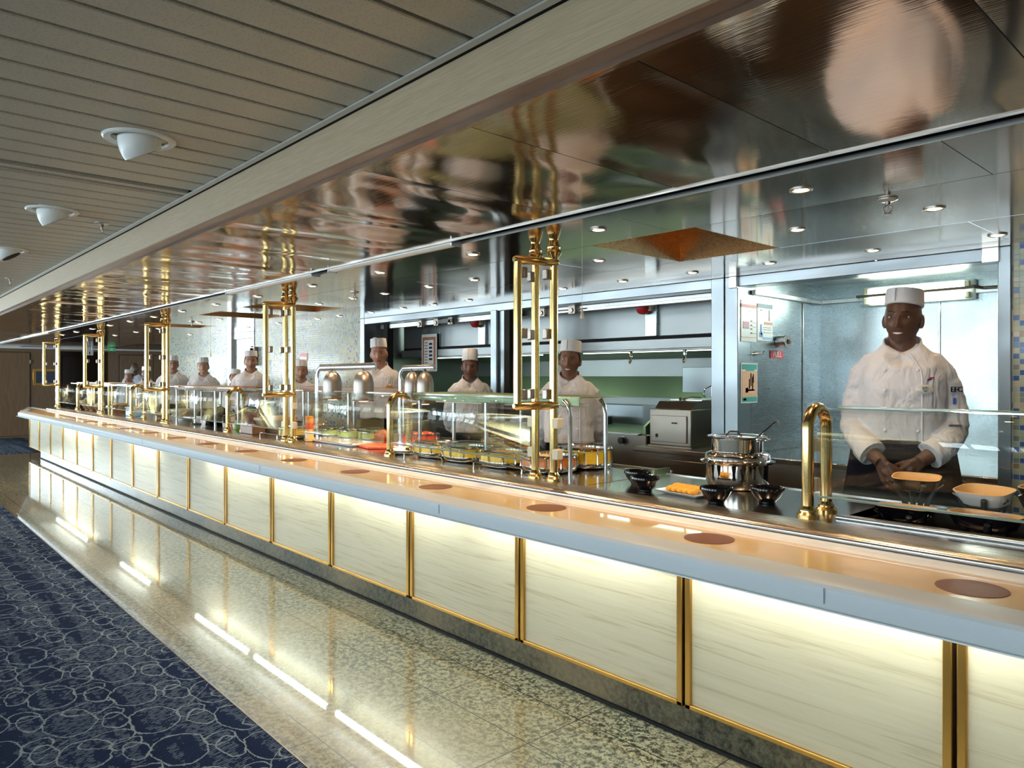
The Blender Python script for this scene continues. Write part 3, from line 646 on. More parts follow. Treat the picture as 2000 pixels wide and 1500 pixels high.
# posters etc on the side wall X=-2.6
XA = -2.598
def poster(name, y0, y1, z0, z1, label, items, cat='poster'):
    t = empty(name, (XA, (y0+y1)/2, (z0+z1)/2), 0, label, cat); hw, hh = (y1-y0)/2, (z1-z0)/2
    MB().box(0, .003, -hw, hw, -hh, hh).build('sheet', 'signw', t)
    for nm, col, bs in items:
        c = MB()
        for (a, b, u, v) in bs: c.box(.003, .005, -hw+2*hw*a, -hw+2*hw*b, -hh+2*hh*u, -hh+2*hh*v)
        c.build(nm, simple(nm+'_ink', col, .5), t, smooth=False)
    return t
poster('notice_sheet', 4.483, 4.69, 1.66, 1.945, 'white information sheet with a red header strip, left one on the alcove side wall',
  [('header', (.62, .10, .06), [(0, 1, .82, .90), (0, .95, .10, .11)]), ('picture', (.60, .18, .22), [(.12, .5, .34, .48)]), ('picture_base', (.16, .18, .45), [(.12, .5, .31, .34)]), ('print', (.15, .08, .08), [(.6, .7, .48, .52), (.6, .7, .38, .42), (.6, .7, .29, .33), (.6, .7, .19, .23), (.74, .95, .46, .47), (.74, .95, .36, .37), (.74, .95, .2, .21), (.45, .7, .74, .75)])])
poster('thermometer_chart', 4.70, 4.915, 1.672, 1.935, 'white chart with a blue thermometer and dark header on the alcove side wall',
  [('header', (.03, .10, .12), [(0, 1, .88, 1)]), ('orange_strip', (.62, .16, .06), [(.45, 1, .44, .51)]), ('thermometer', (.05, .22, .55), [(.2, .28, .16, .44), (.14, .34, .10, .22)]), ('blue_strip', (.25, .42, .68), [(.38, 1, .04, .10)]), ('print', (.10, .10, .12), [(.2, .3, .80, .84), (.4, .9, .36, .37), (.4, .9, .3, .31), (.4, .9, .22, .23), (.75, .8, .55, .85)])])
t = poster('festive_poster', 4.483, 4.70, 1.236, 1.512, 'small poster with teal top and figures on a peach ground beside the steel column',
  [('teal_band', (.05, .33, .30), [(.05, .95, .84, .97), (.3, .8, .80, .84), (.05, .95, .03, .15)]), ('ground', (.72, .42, .28), [(.05, .95, .15, .80)]), ('figures', (.12, .07, .06), [(.55, .62, .42, .74), (.65, .72, .3, .66), (.45, .52, .35, .6), (.38, .8, .3, .34), (.7, .76, .5, .72)]), ('red_mark', (.45, .05, .05), [(.25, .42, .26, .38), (.12, .3, .06, .12)])])
t = empty('pull_sign', (XA, 4.98, 1.578), 0, 'small red PULL sign under the round pull station', 'sign')
MB().box(0, .004, -.093, .093, -.028, .028).build('plate', simple('sign_red', (.50, .05, .08), .4), t)
RY = Matrix(((0,0,1,0),(1,0,0,0),(0,1,0,0),(0,0,0,1)))
text('lettering', 'PULL', .058, 'signw', Matrix.Translation((.006,0,0)) @ RY, t)
t = empty('pull_station', (XA, 5.0, 1.675), 0, 'round chrome pull station with a ring handle on the alcove side wall', 'switch')
MB().cyl((0,0,0), (.07,0,0), .045, 20).build('housing', 'steel', t, bevel=.003); MB().cyl((.07,0,0), (.078,0,0), .052, 20).build('face_plate', 'chrome', t)
MB().tube([(.085, .012*cos(a)+.008, .016*sin(a)-.004) for a in [k*pi/6 for k in range(12)]], .004, 6, True).ball((.084, .01, .0), .012, 8, 6).build('pull_ring', 'wood_s', t)
t = empty('wall_hook', (XA, 4.68, 1.58), 0, 'thin steel double hook on the alcove side wall', 'hook')
MB().tube([(.012,-.08,-.005), (.02,0,0), (.012,.08,.0), (.02,.085,.02)], .004, 6).box(0, .014, -.012, .012, -.015, .015).build('arm', 'steel_d', t)
# ================================================================== SERVING COUNTER
PX = [-.693-.9345*i for i in range(-4, 17)]
t = empty('serving_counter', (0, 2.40, 0), 0, 'long serving counter front of pale maple panels in gold frames on a granite plinth', 'counter')
MB().box(-15.6, 3.37, .02, .17, .135, .80).build('body', 'void', t, smooth=False)
MB().box(-14.8, 3.37, .025, .06, 0, .135).build('plinth', 'granitep', t, smooth=False)
MB().box(-14.8, 3.37, .012, .025, 0, .012).build('plinth_strip', 'void', t, smooth=False)
for a, b in zip(PX[:-1], PX[1:]):
    x0, x1 = b+.006, a-.006
    MB().box(x0+.024, x1-.024, -.004, .012, .150, .80).build('panel', 'maple', t, smooth=False)
    c = MB(); zb = .135
    for f0, f1 in (((x0, x0+.026)), ((x1-.026, x1))): c.box(f0, f1, -.016, .015, zb, .80)
    c.box(x0, x1, -.016, .015, zb, zb+.018)
    fr = c.build('panel_frame', 'gold', t, bevel=.003)
# tray ledge
ZL = .86
t = empty('tray_ledge', (0, 1.945, ZL), 0, 'long warm-lit cream tray ledge with pale blue rounded edge and brown discs', 'ledge')
prof = [(.455, 0), (.12, 0), (.12, -.012), (.455, -.03)]
def endcut(x): return x
# surface strip: front boundary Y 2.065, rear 2.352, left end cut on a slant
XR = 3.37
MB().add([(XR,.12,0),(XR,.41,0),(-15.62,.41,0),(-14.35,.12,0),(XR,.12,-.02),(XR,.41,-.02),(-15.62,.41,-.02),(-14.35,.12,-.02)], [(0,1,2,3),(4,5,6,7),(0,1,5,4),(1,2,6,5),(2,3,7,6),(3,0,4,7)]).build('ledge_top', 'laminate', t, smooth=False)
# rounded edge profile swept along the front then round the slanted end
pf = [(.12, .0005), (.035, .0), (.012, -.006), (.002, -.016), (.0, -.058), (.006, -.07), (.02, -.078), (.12, -.080)]
def ring(x, o, slant=0): return [(x-slant*u, o+u, z) for u, z in pf]
rings = [ring(XR, 0), ring(-13.75, 0)]
# slanted part: direction from (-13.75,0) to (-15.75,.41)
d = Vector((-2.0, .41, 0)).normalized(); nrm = Vector((-d.y, d.x, 0)); nrm = Vector((d.y, -d.x, 0)) if (Vector((d.y, -d.x, 0)).y > 0) else nrm
end = [(-15.75+nrm.x*u, .41+nrm.y*u, z) for u, z in pf]
rings.append([(-13.85+nrm.x*u, .02+nrm.y*u, z) for u, z in pf]); rings.append(end)
MB().loft(rings).build('ledge_edge', 'fascia', t, ang=30)
MB().add([(XR,.012,-.0785),(XR,.43,-.06),(-14,.43,-.06),(-14,.012,-.0785)], [(0,1,2,3)]).build('underside', 'cove', t, smooth=False, solid=.004)
for k in range(14):
    xx = -.594+.792-.792*k
    MB().lathe([(.085, 0), (.085, .0016), (.081, .0022)], (xx, .240, 0), 36).build('disc', 'disc', t)
each('joint_line', 'lid', t, [(xx, xx+.003, -.0015, .0, -.056, -.014) for xx in (-.88, -2.62, -4.55, -7.1, -9.9)])
# white sloped strip between the ledge top and the steel counter
MB().prismx([(.395, 0), (.41, .0), (.452, .008), (.452, .012), (.44, .012), (.407, .006)], -15.2, XR).build('white_strip', 'cove', t)
# under-ledge fluorescent tubes
TB = [(-12.7, -11.75), (-11.70, -10.79), (-9.19, -8.08), (-6.73, -5.56), (-5.45, -4.30), (-4.18, -3.03), (-2.92, -1.77), (-1.66, -.51), (-.40, .75), (.86, 2.0)]
for i, (a, b) in enumerate(TB[::-1]):
    t = empty('under_ledge_lamp', ((a+b)/2, 2.300, .738), 0, 'glowing tube lamp under the tray ledge, %s from the right along the counter' % ORD[i], 'lamp', 'tube lamps under the tray ledge')
    h = (b-a)/2; MB().cyl((-h, 0, 0), (h, 0, 0), .013, 12).build('tube', 'tube', t)
    MB().box(-h-.03, -h, -.018, .018, -.018, .02).box(h, h+.03, -.018, .018, -.018, .02).box(-h, h, -.015, .02, .016, .022).build('holder', 'white', t)
# steel worktop
t = empty('steel_worktop', (0, 0, .90), 0, 'long stainless serving worktop with a rounded front edge', 'worktop')
XW0 = -1.15
c = MB()
c.box(-14.2, -2.30, 2.56, 3.26, -.03, 0); c.box(-2.30, XW0, 2.56, 3.20, -.03, 0)
c.box(XW0, XR, 2.56, 2.70, -.03, 0); c.box(XW0, XR, 3.12, 3.20, -.03, 0); 
c.build('top', 'counter', t, smooth=False)
MB().prismx([(2.56, 0), (2.42, -.001), (2.405, -.006), (2.398, -.016), (2.400, -.026), (2.41, -.03), (2.56, -.03)], -14.1, XR).build('front_edge', 'nose', t)
MB().tube([(-14.1, 2.402, -.018), (XR, 2.402, -.018)], .0105, 12).build('edge_roll', 'pipe', t)
MB().box(-14.2, -2.30, 3.26, 3.275, -.035, .012).prismx([(3.20, .004), (3.20, -.035), (3.215, -.035), (3.215, .004)], -2.3, XR).build('rear_lip', 'steel', t)
MB().box(-14.2, XW0, 2.6, 3.22, -.88, -.04).box(XW0, XR, 3.16, 3.2, -.88, -.04).build('cabinet_rear', 'steel_d', t, smooth=False)
# recessed well at the right end
MB().box(XW0, XR, 2.66, 3.16, -.34, -.30).box(XW0-.004, XW0, 2.70, 3.12, -.30, 0).box(XW0, XR, 3.118, 3.122, -.30, 0).box(XW0, XR, 2.697, 2.70, -.30, -.0).build('well', 'steel_d', t, smooth=False)
MB().box(XW0-.01, XR, 2.655, 2.70, 0, .012).build('well_rim', 'pipe', t, bevel=.004)
each('joint_line', 'void', t, [(xx, xx+.003, 2.6, 3.25, 0, .0006) for xx in (-2.31, -4.2, -6.5, -9.0)])
t = empty('bent_steel_guide', (-2.30, 3.24, .90), 0, 'small bent steel plate at the step in the worktop behind the left black bowls', 'plate')
MB().prismx([(-.14, 0.002), (.0, .002), (.0, .03), (-.03, .035), (-.14, .03)], -.0, .006).box(-.28, .0, -.05, .0, .0, .004).build('plate', 'steel_g', t)

# ================================================================== BRASS POSTS
def clamp(c, x, y, z, w=.05, h=.052): c.box(x-w/2, x+w/2, y-.012, y+.012, z-h/2, z+h/2)
def posts():
    t = empty('brass_post_rack', (-2.543, 2.604, .90))
    hgt = ZS-.90
    for dx in (0, -.132):
        p = MB().cyl((dx, 0, 0), (dx, 0, hgt), .0215, 20).build('post', 'brass', t)
        MB().lathe([(.040, 0), (.040, .008), (.034, .014), (.030, .018), (.0305, .024), (.024, .034), (.0215, .040)], (dx, 0, 0), 24).build('base_flange', 'brass', p)
        MB().lathe([(.0215, -.10), (.026, -.092), (.026, -.085), (.036, -.072), (.040, -.062), (.036, -.052), (.030, -.046), (.034, -.036), (.034, -.030), (.026, -.020), (.023, 0)], (dx, 0, hgt), 24).build('ceiling_collar', 'brass', p)
    y2 = -.205; z0, z1 = .375, 1.09
    MB().cyl((-.045, y2, z0), (-.045, y2, z1), .0215, 20).build('short_post', 'brass', t)
    for z, n in ((z0, 'lower_bar'), (z1, 'upper_bar')):
        MB().tube([(.012, .02, z), (.006, .01, z), (-.047, y2-.012, z), (-.049, y2-.024, z)], [.014, .021, .021, .012], 18).build(n, 'brass', t)
    for z in (z0+.055, (z0+z1)/2, z1-.06):
        for x_, y_, w_ in ((-.02, -.035, .036), (-.045, y2+.040, .036), (-.132, -.035, .03)):
            c = MB(); clamp(c, x_, y_, z, w_); c.build('clamp', 'steel_d', t, bevel=.005)
    for z in (.13, .285):
        for dx in (0, -.132): MB().box(dx-.022+(-.02 if dx else .024), dx+.022+(-.02 if dx else .024), -.02, .02, z-.026, z+.026).build('glass_clamp', 'cream', t, bevel=.005)
    return t
p0 = posts()
PL = [(-2.543, 'nearest the camera at the gantry shelf'), (-5.45, 'in the middle, left of the carving station'), (-8.55, 'third from the right, by the chef in glasses'), (-11.40, 'fourth from the right, by the restroom sign'), (-14.30, 'farthest away at the left end of the counter')]
for i, (xx, l) in enumerate(PL):
    o = p0 if i == 0 else copy_tree(p0); o.location = (xx, 2.604, .90); tag(o, 'tall polished brass post rack %s' % l, 'post rack', 'brass post racks along the counter')
def arch():
    t = empty('brass_arch', (0, 2.626, .90)); R_ = .0765; zc = .40-R_
    pts = [(0, 0, 0), (0, 0, zc*.5)]+[(0, R_-R_*cos(a), zc+R_*sin(a)) for a in [k*pi/12 for k in range(13)]]+[(0, 2*R_, zc*.5), (0, 2*R_, 0)]
    MB().tube(pts, .0215, 20).build('tube', 'brass', t)
    for y in (0, 2*R_): MB().lathe([(.040, 0), (.040, .008), (.034, .014), (.030, .018), (.0305, .024), (.024, .034), (.0215, .040)], (0, y, 0), 24).build('base_flange', 'brass', t)
    for z in (.115, .265):
        q = MB().box(.004, .020, .020, .062, z-.026, z+.026).build('clamp_pad', 'cream', t, bevel=.005)
        MB().box(-.004, .004, .020, .064, z-.028, z+.028).build('clamp_back', 'black', q, bevel=.004)
    return t
a0 = arch()
AL = [(-1.247, 'in front of the alcove at the right'), (-4.075, 'beside the red carving board'), (-6.86, 'in front of the chef by the white door'), (-10.05, 'third from the left, beside the blue box'), (-13.0, 'farthest away by the brown bowls')]
for i, (xx, l) in enumerate(AL):
    o = a0 if i == 0 else copy_tree(a0); o.location = (xx, 2.626, .90); tag(o, 'low brass arch of bent tube %s' % l, 'arch', 'brass arches along the counter')
# glass guards
def guard(x0, x1, label, flat_rail=True):
    t = empty('glass_guard', (x0, 2.605, .90), 0, label, 'sneeze guard', 'curved glass guards along the counter')
    w = x1-x0; pf = [(0, .085), (0, .28)]+[(.10-.10*cos(a), .30+.10*sin(a)) for a in [k*pi/20 for k in range(1, 11)]]+[(.17, .402)]
    MB().grid([[(x, y, z) for y, z in pf] for x in (0, w)]).build('pane', 'glass', t, solid=.010, ang=60)
    MB().box(0, w, -.006, .006, .078, .086).build('lower_edge', 'glasse', t, bevel=.002)
    MB().box(0, w, .17, .178, .396, .408).build('upper_edge', 'glasse', t, bevel=.002)
for a, b, l in ((-1.20, 1.6, 'curved glass guard in front of the tall chef at the right'), (-4.03, -2.72, 'curved glass guard over the yellow pans'), (-5.35, -4.12, 'curved glass guard at the carving station'),
    (-6.80, -5.62, 'curved glass guard just left of the middle brass posts'), (-8.50, -6.92, 'curved glass guard under the chef in glasses, left of the third arch'), (-9.98, -8.74, 'curved glass guard over the large pale bowl'), (-11.35, -10.12, 'curved glass guard over the blue box'), (-12.92, -11.6, 'curved glass guard over the small brown bowls'), (-14.25, -13.08, 'curved glass guard at the far left end')):
    guard(a, b, l)
# ================================================================== GANTRY SHELVES
def gantry(x0, x1, ya, yb, z, n, label, plate='steel_g', legm='pipe', th=.05, bend=True):
    t = empty('gantry_shelf', (x0, ya, .90), 0, label, 'shelf'); w = x1-x0; h = z-.90
    MB().box(-.07, w+.07, -.005, .001, h, h+th).box(-.07, w+.07, .001, yb-ya+.06, h+th-.006, h+th).build('shelf_top', plate, t, bevel=.003)
    c = MB()
    for k in range(int(w/.12)): c.ball((k*.12, -.006, h+.012), .004, 6, 4)
    c.build('rivet', 'chrome', t)
    for i in range(n):
        for y in (0, yb-ya):
            x = w*i/(n-1)
            if y == 0: MB().tube([(x, 0, 0), (x, 0, h-.06), (x, .0-.006, h-.02), (x-.012, -.012, h+.015), (x-.035, -.012, h+.03)] if i == n-1 and bend else [(x, 0, 0), (x, 0, h)], .0125, 12).build('leg', legm, t)
            else: MB().tube([(x, y, 0), (x, y, h-.05), (x-.012, y, h-.0), (x-.035, y, h+.03)] if i == n-1 and bend else [(x, y, 0), (x, y, h)], .0125, 12).build('leg', legm, t)
    each('light_box', 'white', t, [(w*(k+.15)/(n-1), w*(k+.85)/(n-1), .05, yb-ya-.02, h-.012, h+.004) for k in range(n-1)], bevel=.004)
    return t
gantry(-3.965, -2.605, 2.79, 3.075, 1.262, 3, 'steel gantry shelf on tube legs above the yellow pans')
gantry(-6.45, -4.75, 3.19, 3.245, 1.275, 3, 'brown-faced gantry shelf behind the heat lamps', 'wood_s', bend=False)
gantry(-8.86, -7.05, 2.80, 3.08, 1.265, 4, 'brown-faced gantry shelf in front of the smiling chef', 'wood_s', bend=False)
gantry(-11.9, -9.4, 2.85, 3.1, 1.28, 3, 'glass-topped gantry shelf on brass legs left of the third brass posts', 'glasse', 'brass', .03, bend=False)
gantry(-14.1, -12.1, 2.85, 3.1, 1.27, 3, 'gantry shelf on brass legs with white lamp boxes at the far left', 'cove', 'brass', .05, bend=False)
# ================================================================== HEAT LAMPS
def dome(parent, x, y, ztop, r, h):
    prof = [(r, 0), (r, h*.55)]+[(r*cos(a), h*.55+h*.45*sin(a)) for a in [k*pi/16 for k in range(1, 8)]]+[(.012, h)]
    b = MB().lathe(prof[::-1] if False else prof, (x, y, ztop-h), 32).build('lamp_shade', 'dome', parent)
    MB().lathe([(r+.002, 0), (r+.004, .005), (r+.002, .010)], (x, y, ztop-h-.002), 32).build('shade_rim', 'gold', b)
    MB().cyl((x, y, ztop), (x, y, ztop+.02), .010, 10).build('stem', 'black', b)
    MB().ball((x, y, ztop-h+.0), (r*.7, r*.7, .006), 16, 6).build('bulb', 'halo', b)
    l = bpy.data.lights.new('heat_lamp_light', 'SPOT'); l.energy = 14; l.spot_size = radians(110); l.color = (1, .58, .28); l.shadow_soft_size = .04
    o = bpy.data.objects.new('heat_lamp_light', l); o.location = (x, y, ztop-h-.012); COL.objects.link(o); o.parent = parent
t = empty('heat_lamp', (-5.43, 2.80, .90), 0, 'twin silver dome heat lamp on a flat arm left of the carving board', 'heat lamp')
MB().tube([(0, 0, 0), (0, 0, .50), (.015, 0, .56), (.06, 0, .59), (.9, 0, .592)], [(.009, .028)]*5, 8).build('arm', 'pipe', t)
dome(t, .26, 0, .565, .072, .225); dome(t, .73, 0, .565, .074, .225)
MB().box(-.06, .72, -.09, .16, .0, .022).build('base_plate', 'lid', t, bevel=.01)
t = empty('heat_lamp', (-4.42, 2.93, .90), 0, 'twin silver dome heat lamp standing right of the carving board', 'heat lamp')
MB().tube([(0, 0, .02), (0, 0, .50), (.012, 0, .55), (.05, 0, .58), (.38, .03, .582)], [(.009, .022)]*5, 8).build('arm', 'pipe', t)
dome(t, .15, .01, .555, .060, .225); dome(t, .29, .02, .555, .060, .225)
MB().box(-.06, .10, -.07, .07, 0, .02).build('base_plate', 'lid', t, bevel=.008)
MB().tube([(.06, 0, .40), (.12, 0, .22), (.19, .02, .02)], .005, 6).build('cord', 'black', t)
# ================================================================== FOOD AND DISHES
def pan(name, x, y, r, label, band, food=None, fx=1.10, squash=1.0, hgt=.098, blocks=10, lid=True, group='coloured chafing pans', rz=0):
    t = empty(name, (x, y, .90), rz, label, 'pan', group)
    MB().lathe([(r*.80, 0), (r*.97, .012), (r*1.02, .028), (r*1.02, .036)], seg=36, sx=fx, power=.75).build('base', 'chrome', t)
    MB().lathe([(r*.99, .036), (r*1.0, hgt-.012), (r*.96, hgt-.008), (r*.95, .045)], seg=36, sx=fx, power=.75).build('pan_body', band, t)
    MB().lathe([(r*1.03, hgt-.014), (r*1.04, hgt-.008), (r*1.0, hgt), (r*.95, hgt-.004), (r*.95, hgt-.016)], seg=36, sx=fx, power=.75).build('rim', 'chrome', t)
    c = MB()
    for k in range(blocks):
        a = 2*pi*(k+.5)/blocks; ca, sa = math.copysign(abs(cos(a))**.75, cos(a)), math.copysign(abs(sin(a))**.75, sin(a))
        c.cyl((r*fx*1.02*ca, r*1.02*sa, .03), (r*fx*1.02*ca, r*1.02*sa, hgt-.006), .005, 6)
    c.build('bracket', 'chrome', t)
    if food:
        MB().lathe([(r*.93, hgt-.022), (r*.6, hgt-.012), (.01, hgt-.010)], seg=30, sx=fx, power=.75).build('food', food, t)
    if lid:
        MB().lathe([(r*.95, hgt), (r*.93, hgt+.010), (r*.7, hgt+.020), (.01, hgt+.024)], seg=30, sx=fx, power=.75).build('glass_lid', 'glass', t, ang=60)
    return t
pan('chafing_pan', -3.80, 2.80, .125, 'yellow banded oval pan beside the brass arch, farthest left under the gantry', 'yellow', 'fritter')
pan('chafing_pan', -3.47, 2.80, .135, 'yellow banded oval pan in the middle of the gantry row', 'yellow', 'salad')
pan('chafing_pan', -3.11, 2.79, .130, 'yellow banded oval pan behind the second wire rail', 'yellow', 'fritter')
pan('chafing_pan', -2.79, 2.82, .135, 'orange banded pan of pale food behind the right brass posts', 'orange', 'bamboo', lid=False)
pan('chafing_pan', -2.78, 3.10, .135, 'tall yellow pan at the right end of the gantry shelf', 'yellow', 'corn', hgt=.12)
pan('chafing_pan', -3.47, 3.12, .140, 'orange pan in the back row in front of the chef beside the column', 'orange', 'tomato', hgt=.12)
pan('chafing_pan', -4.45, 3.14, .12, 'low pan of red tomatoes behind the right heat lamp', 'redp', 'tomato', lid=False)
pan('chafing_pan', -5.72, 2.74, .11, 'yellow banded pan left of the middle brass posts', 'yellow', 'fritter')
pan('chafing_pan', -5.79, 3.04, .10, 'orange-yellow pan behind the middle brass posts', 'orange', 'corn')
for x, y, l in ((-5.52, 2.99, 'left'), (-5.25, 3.02, 'middle'), (-4.99, 3.06, 'right')):
    pan('green_casserole', x, y, .105, 'light green casserole dish, %s of the three behind the red board' % l, 'green', 'salad', fx=1.1, hgt=.09, blocks=2, group='green casseroles')
random.seed(3)
t = empty('tomato_pile', (-4.02, 3.12, .985), 0)
for o in list(t.children): pass
bpy.data.objects.remove(t)
for k in range(9):
    a = k*2.4; r = .03+.055*sqrt(k/9)
    o = tag(MB().lathe([(.008, -.012), (.02, -.010), (.025, 0), (.02, .010), (.005, .014)], (0, 0, 0), 14).build('tomato_piece', 'tomato', loc=(-4.45+r*1.2*cos(a), 3.14+r*sin(a)*.9, .9+.093)), 'glossy red tomato piece in the low pan behind the right heat lamp', 'tomato', 'tomato pieces in the low pan')
def rail(x0, x1, y, label):
    t = tag(MB().tube([(x0, y, .90), (x0, y, .938), (x0+.01, y, .945), (x1-.01, y, .945), (x1, y, .938), (x1, y, .90)], .0045, 8).build('wire_rail', 'chrome'), label, 'rail', 'wire rails on the counter')
rail(-3.77, -3.38, 2.535, 'low bent wire rail before the first two yellow pans'); rail(-3.11, -2.72, 2.55, 'low bent wire rail left of the right brass posts'); rail(-5.95, -5.62, 2.55, 'low bent wire rail left of the middle brass posts')
t = tag(MB().prism([(-5.215, 2.874), (-4.487, 2.711), (-4.30, 2.98), (-4.95, 3.12)], .902, .918).build('carving_board', 'board', bevel=.004), 'red plastic carving board under the heat lamps', 'board')
c = MB(); 
c.tube([(-4.86, 3.00, .955), (-4.80, 2.99, .965), (-4.72, 2.98, .975), (-4.66, 2.97, .970), (-4.63, 2.97, .965)], [.014, .036, .044, .040, .015], 14)
o = tag(c.build('roast_joint', 'meat'), 'brown roast joint of meat on the red carving board', 'meat')
t = empty('white_plate', (-4.10, 2.735, .90), 0, 'stack of pale oval plates at the foot of the arch by the carving board', 'plate')
MB().lathe([(.05, 0), (.09, .012), (.092, .016), (.05, .006)], seg=28, sx=1.2).lathe([(.05, .012), (.09, .024), (.092, .028), (.05, .018)], seg=28, sx=1.2).build('stack', 'whitep', t)
t = empty('relish_jar', (-5.36, 2.70, .90), 0, 'tall glass jar layered with orange corn and red peppers beside the middle brass posts', 'jar')
MB().lathe([(.040, 0), (.040, .22), (.036, .225)], seg=20).build('glass', 'glass', t)
MB().lathe([(.034, .10), (.034, .15)], seg=16).build('pepper_layer', 'tomato', t); MB().lathe([(.034, .15), (.034, .20), (.02, .205)], seg=16).build('corn_layer', 'corn', t); MB().lathe([(.034, .004), (.034, .10)], seg=16).build('lower_layer', 'bamboo', t)
def bowl(x, y, label, r=.066, h=.066, m='blackg', group='black bowls by the tureen', name='serving_bowl'):
    t = tag(MB().lathe([(r*.42, 0), (r*.5, .002), (r*.5, h*.1), (r*.78, h*.42), (r*.97, h*.8), (r*1.02, h*.82), (r*1.02, h*.90), (r, h), (r*.96, h*.98), (r*.9, h*.78), (r*.6, h*.3), (.004, h*.16)], seg=36).build(name, m, loc=(x, y, .9)), label, 'bowl', group)
bowl(-2.02, 2.66, 'empty black bowl, front one of the left pair'); bowl(-2.17, 2.80, 'empty black bowl, rear one of the left pair', .064)
bowl(-1.632, 2.625, 'empty black bowl just right of the fritter plate'); bowl(-1.492, 2.78, 'empty black bowl in front of the tureen, rightmost', .068)
t = empty('white_plate', (-1.83, 2.71, .90), radians(-8), 'white rectangular plate holding golden fritters', 'plate')
MB().loft([[(sx*a, sy*b, z) for sx, sy in ((-1,-1),(1,-1),(1,1),(-1,1))] for a, b, z in ((.085,.05,0),(.095,.06,.004),(.125,.082,.018),(.121,.078,.018),(.09,.055,.008))]).build('dish', 'whitep', t, bevel=.003)
for k in range(10):
    x, y = -.075+.031*(k % 5), -.022+.045*(k//5)
    tag(MB().ball((0, 0, 0), (.019, .034, .014), 12, 8).build('fritter', 'fritter', loc=(-1.83+x, 2.71+y-x*.14, .9+.022+.006*(k//5))), 'golden fried fritter, %s from the left in the %s row on the plate' % (ORD[k % 5], 'rear' if k > 4 else 'front'), 'fritter', 'fritters on the white plate')
t = empty('soup_tureen', (-1.80, 3.075, .90), 0, 'large polished steel soup tureen with stacked rim and ladle', 'tureen')
MB().lathe([(.10, 0), (.132, .004), (.142, .02), (.144, .06), (.146, .115)], seg=48).build('pot', 'chrome', t)
MB().lathe([(.150, .113), (.168, .119), (.170, .126), (.155, .130), (.150, .134), (.148, .150), (.142, .160), (.122, .170)], seg=48).build('shoulder_ring', 'chrome', t)
MB().lathe([(.116, .166), (.116, .228), (.122, .234), (.135, .238), (.134, .242), (.115, .241), (.105, .236), (.104, .20)], seg=48).build('insert', 'chrome', t)
MB().lathe([(.103, .236), (.09, .240), (.004, .243)], seg=40).build('lid', 'chrome', t)
MB().tube([(-.04, -.03, .243), (-.02, -.03, .262), (.02, -.03, .262), (.04, -.03, .243)], .005, 8).build('lid_handle', 'chrome', t)
for s in (-1, 1): MB().tube([(s*.112, -.02, .225), (s*.150, -.018, .236), (s*.152, .018, .236), (s*.112, .02, .225)], .006, 8).build('handle', 'chrome', t)
MB().tube([(.05, .02, .20), (.10, .03, .25), (.165, .05, .315), (.175, .052, .318), (.180, .054, .295)], [.004, .004, .004, .004, .003], 8).build('ladle', 'chrome', t)
# bowls on black stands in the right well
def squarebowl(x, y, z, rz, w, d, h, m, label, tilt=0, stand=True):
    t = empty('square_bowl', (x, y, z), rz, label, 'bowl', 'bamboo-lined bowls on stands'); t.rotation_euler = (tilt, 0, rz)
    n = 28
    def rg(a, b, zz):
        return [(a*math.copysign(abs(cos(k*2*pi/n))**.55, cos(k*2*pi/n)), b*math.copysign(abs(sin(k*2*pi/n))**.55, sin(k*2*pi/n)), zz) for k in range(n)]
    MB().loft([rg(.003, .003, -h), rg(w*.55, d*.5, -h), rg(w*.8, d*.75, -h*.8), rg(w*.97, d*.96, -h*.1), rg(w, d, 0)], cap=False).build('shell', m, t, ang=50)
    MB().loft([rg(w, d, .0005), rg(w*.95, d*.93, .001), rg(w*.9, d*.88, -h*.3+.004), rg(w*.7, d*.6, -h*.6)], cap=False).loft([rg(w*.7, d*.6, -h*.6), rg(.004, .004, -h*.62)]).build('bamboo_lining', 'bamboo', t, ang=50)
    if stand:
        s = empty('bowl_stand', (x, y, .605), rz, 'black crossed metal stand under the '+label.replace('black bowl', 'bowl')[:60], 'stand', 'black bowl stands')
        hh = z-h-.605
        c = MB()
        for a in (0, pi/2):
            q = Matrix.Rotation(a+.5, 4, 'Z'); st = len(c.v)
            c.tube([(-.085, 0, .0), (0, 0, hh*.62), (.075, 0, hh+.03)], .010, 8); c.tube([(.085, 0, 0), (0, 0, hh*.62), (-.075, 0, hh+.03)], .010, 8)
            c.xf(q, st)
        c.box(-.03, .03, -.03, .03, hh*.55, hh*.7); c.build('frame', 'black', s)
        c = MB()
        for sx in (-1, 1): c.tube([(sx*.075, -.02, hh+.02), (sx*.095, -.03, hh+.035)], .004, 6)
        c.build('clip', 'chrome', s)
squarebowl(-1.02, 3.06, 1.030, radians(8), .085, .05, .055, 'blackg', 'black bowl lined with bamboo before the tall chef', .20)
squarebowl(-.775, 2.99, 1.015, radians(-14), .092, .066, .058, 'whitep', 'white bowl lined with bamboo, the only white one', .17)
squarebowl(-.60, 3.04, 1.035, radians(-10), .08, .055, .06, 'blackg', 'black bowl cut off by the right edge', .08)
squarebowl(-.985, 2.84, .945, radians(0), .10, .06, .055, 'blackg', 'black bowl low in the well at its left end', .0)
squarebowl(-.73, 2.83, .955, radians(-10), .11, .065, .055, 'blackg', 'black bowl low in the well toward the right edge', .0)
